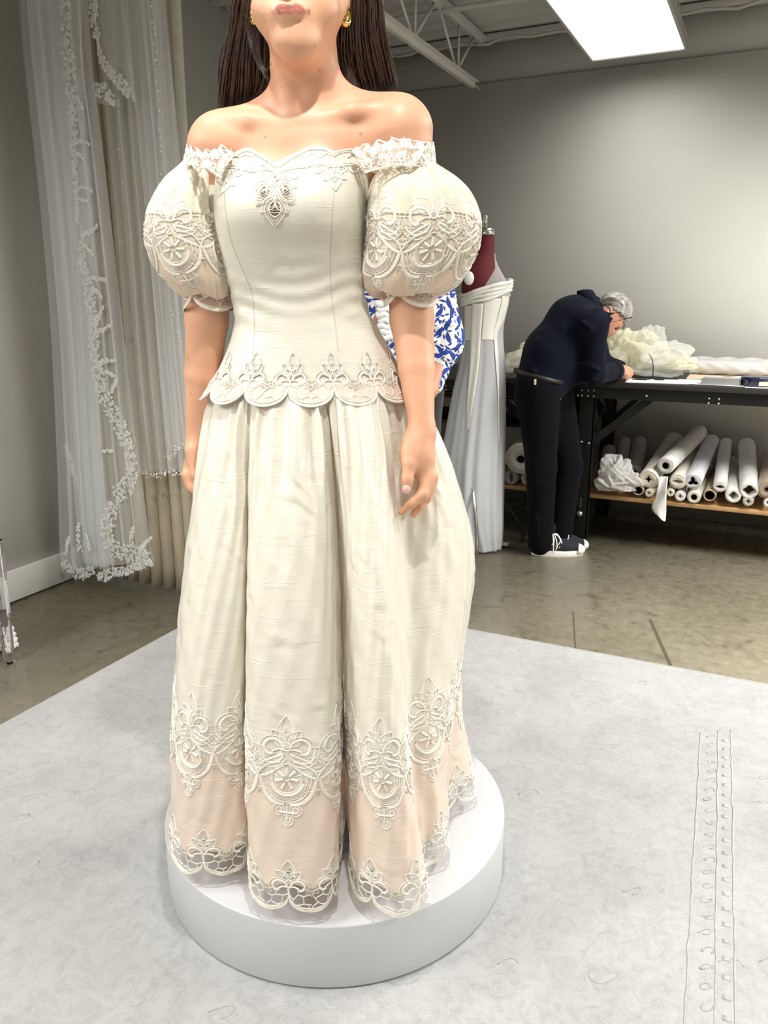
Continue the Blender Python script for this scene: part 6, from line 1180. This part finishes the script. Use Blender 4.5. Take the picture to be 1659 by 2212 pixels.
tag(pn.build('pen', mat('grey_pen', (120, 122, 130), .3, .4), None, R(q0), rz=YAW, off=q0), 'slim grey pen held in the hand of the writing man', 'pen')
# ------------------------------------------------------------------ woman in the blue leaf print blouse behind the bride
LY = 2.9; N0 = P(880, 1180, LY); N0[2] = 0; lady = empty('person', R(N0) + np.array([0, 0, .0115]), 'woman in blue and white leaf print blouse, mostly hidden behind the gown', 'person', rz=YAW)
def leafprint():     # cobalt leaves of two sizes at random angles on off-white cotton
    t = NT('leaf_print'); t.set(Roughness=.75); v = t.coord(); masks = []
    for sc, a_, b_, off in ((24, .024, .0085, 0.), (40, .010, .0036, .37), (30, .017, .0042, .71)):
        ad = t.n('ShaderNodeVectorMath', operation='ADD'); t.l(v, ad.inputs[0]); ad.inputs[1].default_value = (off, off * 2, off); pj = t.n('ShaderNodeVectorMath', operation='MULTIPLY'); t.l(ad.outputs[0], pj.inputs[0]); pj.inputs[1].default_value = (1, .25, 1)
        vo = t.n('ShaderNodeTexVoronoi'); vo.inputs['Scale'].default_value = sc; vo.inputs['Randomness'].default_value = .8; t.l(pj.outputs[0], vo.inputs['Vector']); sb = t.n('ShaderNodeVectorMath', operation='SUBTRACT'); t.l(pj.outputs[0], sb.inputs[0]); t.l(vo.outputs['Position'], sb.inputs[1])
        sp = t.n('ShaderNodeSeparateXYZ'); t.l(sb.outputs[0], sp.inputs[0]); sc_ = t.n('ShaderNodeSeparateColor'); t.l(vo.outputs['Color'], sc_.inputs[0]); an = t.math('MULTIPLY', sc_.outputs[0], 6.283); co, si = t.math('COSINE', an), t.math('SINE', an); x, z = sp.outputs[0], sp.outputs[2]
        uu = t.math('ADD', t.math('MULTIPLY', x, co), t.math('MULTIPLY', z, si)); ww = t.math('SUBTRACT', t.math('MULTIPLY', z, co), t.math('MULTIPLY', x, si)); ww = t.math('ADD', ww, t.math('MULTIPLY', t.math('MULTIPLY', uu, uu), 9.))
        e = t.math('ADD', t.math('POWER', t.math('ABSOLUTE', t.math('DIVIDE', uu, a_)), 1.3), t.math('POWER', t.math('ABSOLUTE', t.math('DIVIDE', ww, b_)), 1.3)); masks.append(t.math('LESS_THAN', e, 1.))
    m = t.math('MAXIMUM', t.math('MAXIMUM', masks[0], masks[1]), masks[2]); t.color(t.mix(m, (240, 238, 232), (30, 60, 150))); return t.m
M_LEAF = leafprint(); M_DARKT = cloth_mat('black_trousers', (20, 20, 24), .85)
sh_ = P(936, 545, 2.9); shl = P(826, 545, 2.9); elr = P(962, 755, 2.9)
bl_ = [cap(P(882, 560, LY), P(882, 700, LY), .13, .118, .04, ((0, 1, 0), .72)), cap(P(882, 700, LY), P(882, 800, LY), .118, .112, .04, ((0, 1, 0), .75)), cap(P(882, 540, LY), sh_, .08, .065, .04), cap(P(882, 540, LY), shl, .08, .065, .04), cap(sh_, P(958, 690, LY), .058, .055, .03), ell(P(970, 740, LY - .01), (.056, .062, .086), k=.03), cap(P(960, 760, LY), P(941, 842, LY - .07), .05, .026, .02), cap(shl, P(812, 700, LY), .055, .06, .03), cap(P(812, 720, LY), P(840, 800, LY - .1), .055, .032, .03)]
for i in range(18): r_ = np.random.default_rng(i + 90); a = P(945 + r_.uniform(0, 34), 705 + r_.uniform(0, 80), LY - .062); d = np.array([r_.normal(0, 1), .2, r_.normal(0, .6)]); d /= np.linalg.norm(d); bl_.append(cap(a - d * .025, a + d * .025, .006, .004, .012))
sobj('body', [cap(P(882, 800, LY), P(882, 560, LY), .09, .10, .04, ((0, 1, 0), .7)), cap(P(882, 540, LY), P(884, 480, LY), .05, .045, .03), ell(P(886, 425, LY), (.070, .088, .105), k=.03), cap(P(882, 540, LY), sh_, .06, .045, .04), cap(P(882, 540, LY), shl, .06, .045, .04), cap(sh_, elr, .04, .036, .02), cap(elr, P(930, 852, LY - .1), .034, .022, .02), cap(P(930, 852, LY - .1), P(908, 880, LY - .12), .024, .016, .02), cap(shl, P(812, 730, LY), .04, .036, .02), cap(P(812, 730, LY), P(838, 660, LY - .12), .034, .026, .02), cap(P(838, 660, LY - .12), P(846, 636, LY - .12), .026, .016, .02), cap(P(886, 412, LY - .088), P(886, 425, LY - .10), .008, .012, .015), cap(P(877, 442, LY - .086), P(895, 442, LY - .086), .006, .006, .008), cap(P(878, 447, LY - .084), P(894, 447, LY - .084), .006, .006, .006)] +
     [c_ for k in range(4) for c_ in (cap(P(846 + 4 * k, 640, LY - .13), P(850 + 4 * k, 622 + 3 * k, LY - .14), .009, .0075, .006),)] + [cap(P(834, 655, LY - .13), P(826, 640, LY - .14), .011, .009, .008)] +
     [cap(P(864, 850, LY), P(862, 1000, LY), .075, .05, .03), cap(P(862, 1000, LY), P(862, 1340, LY), .05, .035, .02), cap(P(900, 850, LY), P(902, 1000, LY), .075, .05, .03), cap(P(902, 1000, LY), P(904, 1340, LY), .05, .035, .02)], .007, M_SKIN2, lady, N0)
b2 = sobj('blouse', bl_, .006, M_LEAF, lady, N0, 1); b2['label'] = 'blue and white leaf print blouse with full sleeves'
tr_ = sobj('trousers', [cap(P(882, 800, LY), P(882, 850, LY), .112, .118, .03, ((0, 1, 0), .8)), cap(P(862, 860, LY), P(860, 1010, LY), .092, .07, .03), cap(P(860, 1010, LY), P(860, 1335, LY), .07, .055, .02), cap(P(904, 860, LY), P(906, 1010, LY), .092, .07, .03), cap(P(906, 1010, LY), P(906, 1335, LY), .07, .055, .02)], .009, M_DARKT, lady, N0)
ruf = MB(); r_ = np.random.default_rng(2)
for k in range(7): q = P(829 + (k % 2) * 4 + k * 1.2, 664 + 12 * k, LY - .15); th = np.linspace(0, 6.283, 24, False); ruf.tube(np.stack([q[0] + .024 * np.cos(th), q[1] + .016 * np.sin(th), q[2] + .004 * np.sin(4 * th + k)], 1), .0095, 8, closed=True); ruf.ball(q, (.024, .016, .010), 14, 8)
o = ruf.build('ruffle', mat('white_ruffle', (240, 240, 240), .7), lady, off=N0); o['label'] = 'white ruffled trim'
hl = sobj('hair', [ell(P(886, 418, LY + .02), (.080, .092, .112), k=.02), cap(P(850, 440, LY + .04), P(850, 520, LY + .06), .03, .02, .03), cap(P(922, 440, LY + .04), P(922, 520, LY + .06), .03, .02, .03), ell(P(886, 432, LY - .08), (.062, .06, .085), k=.01, cut=True)], .008, hair_mat('dark_hair', (46, 36, 30)), lady, N0)
for dx in (-.028, .028):
    e = MB(); e.ball(P(886, 421, LY - .078) + [dx, 0, 0], .0095, 10, 6); e.build('eye', mat('eye_d', (60, 50, 46), .2), lady, off=N0)
for px in (860, 906):
    q = P(px, 1345, LY); q[2] = .032; sobj('shoe', [cap(q + [0, .05, 0], q + [0, -.10, -.002], .034, .030, .02), ell(q + [0, 0, -.43], (.9, .9, .41), k=.003, cut=True)], .007, M_BELT, lady, N0)
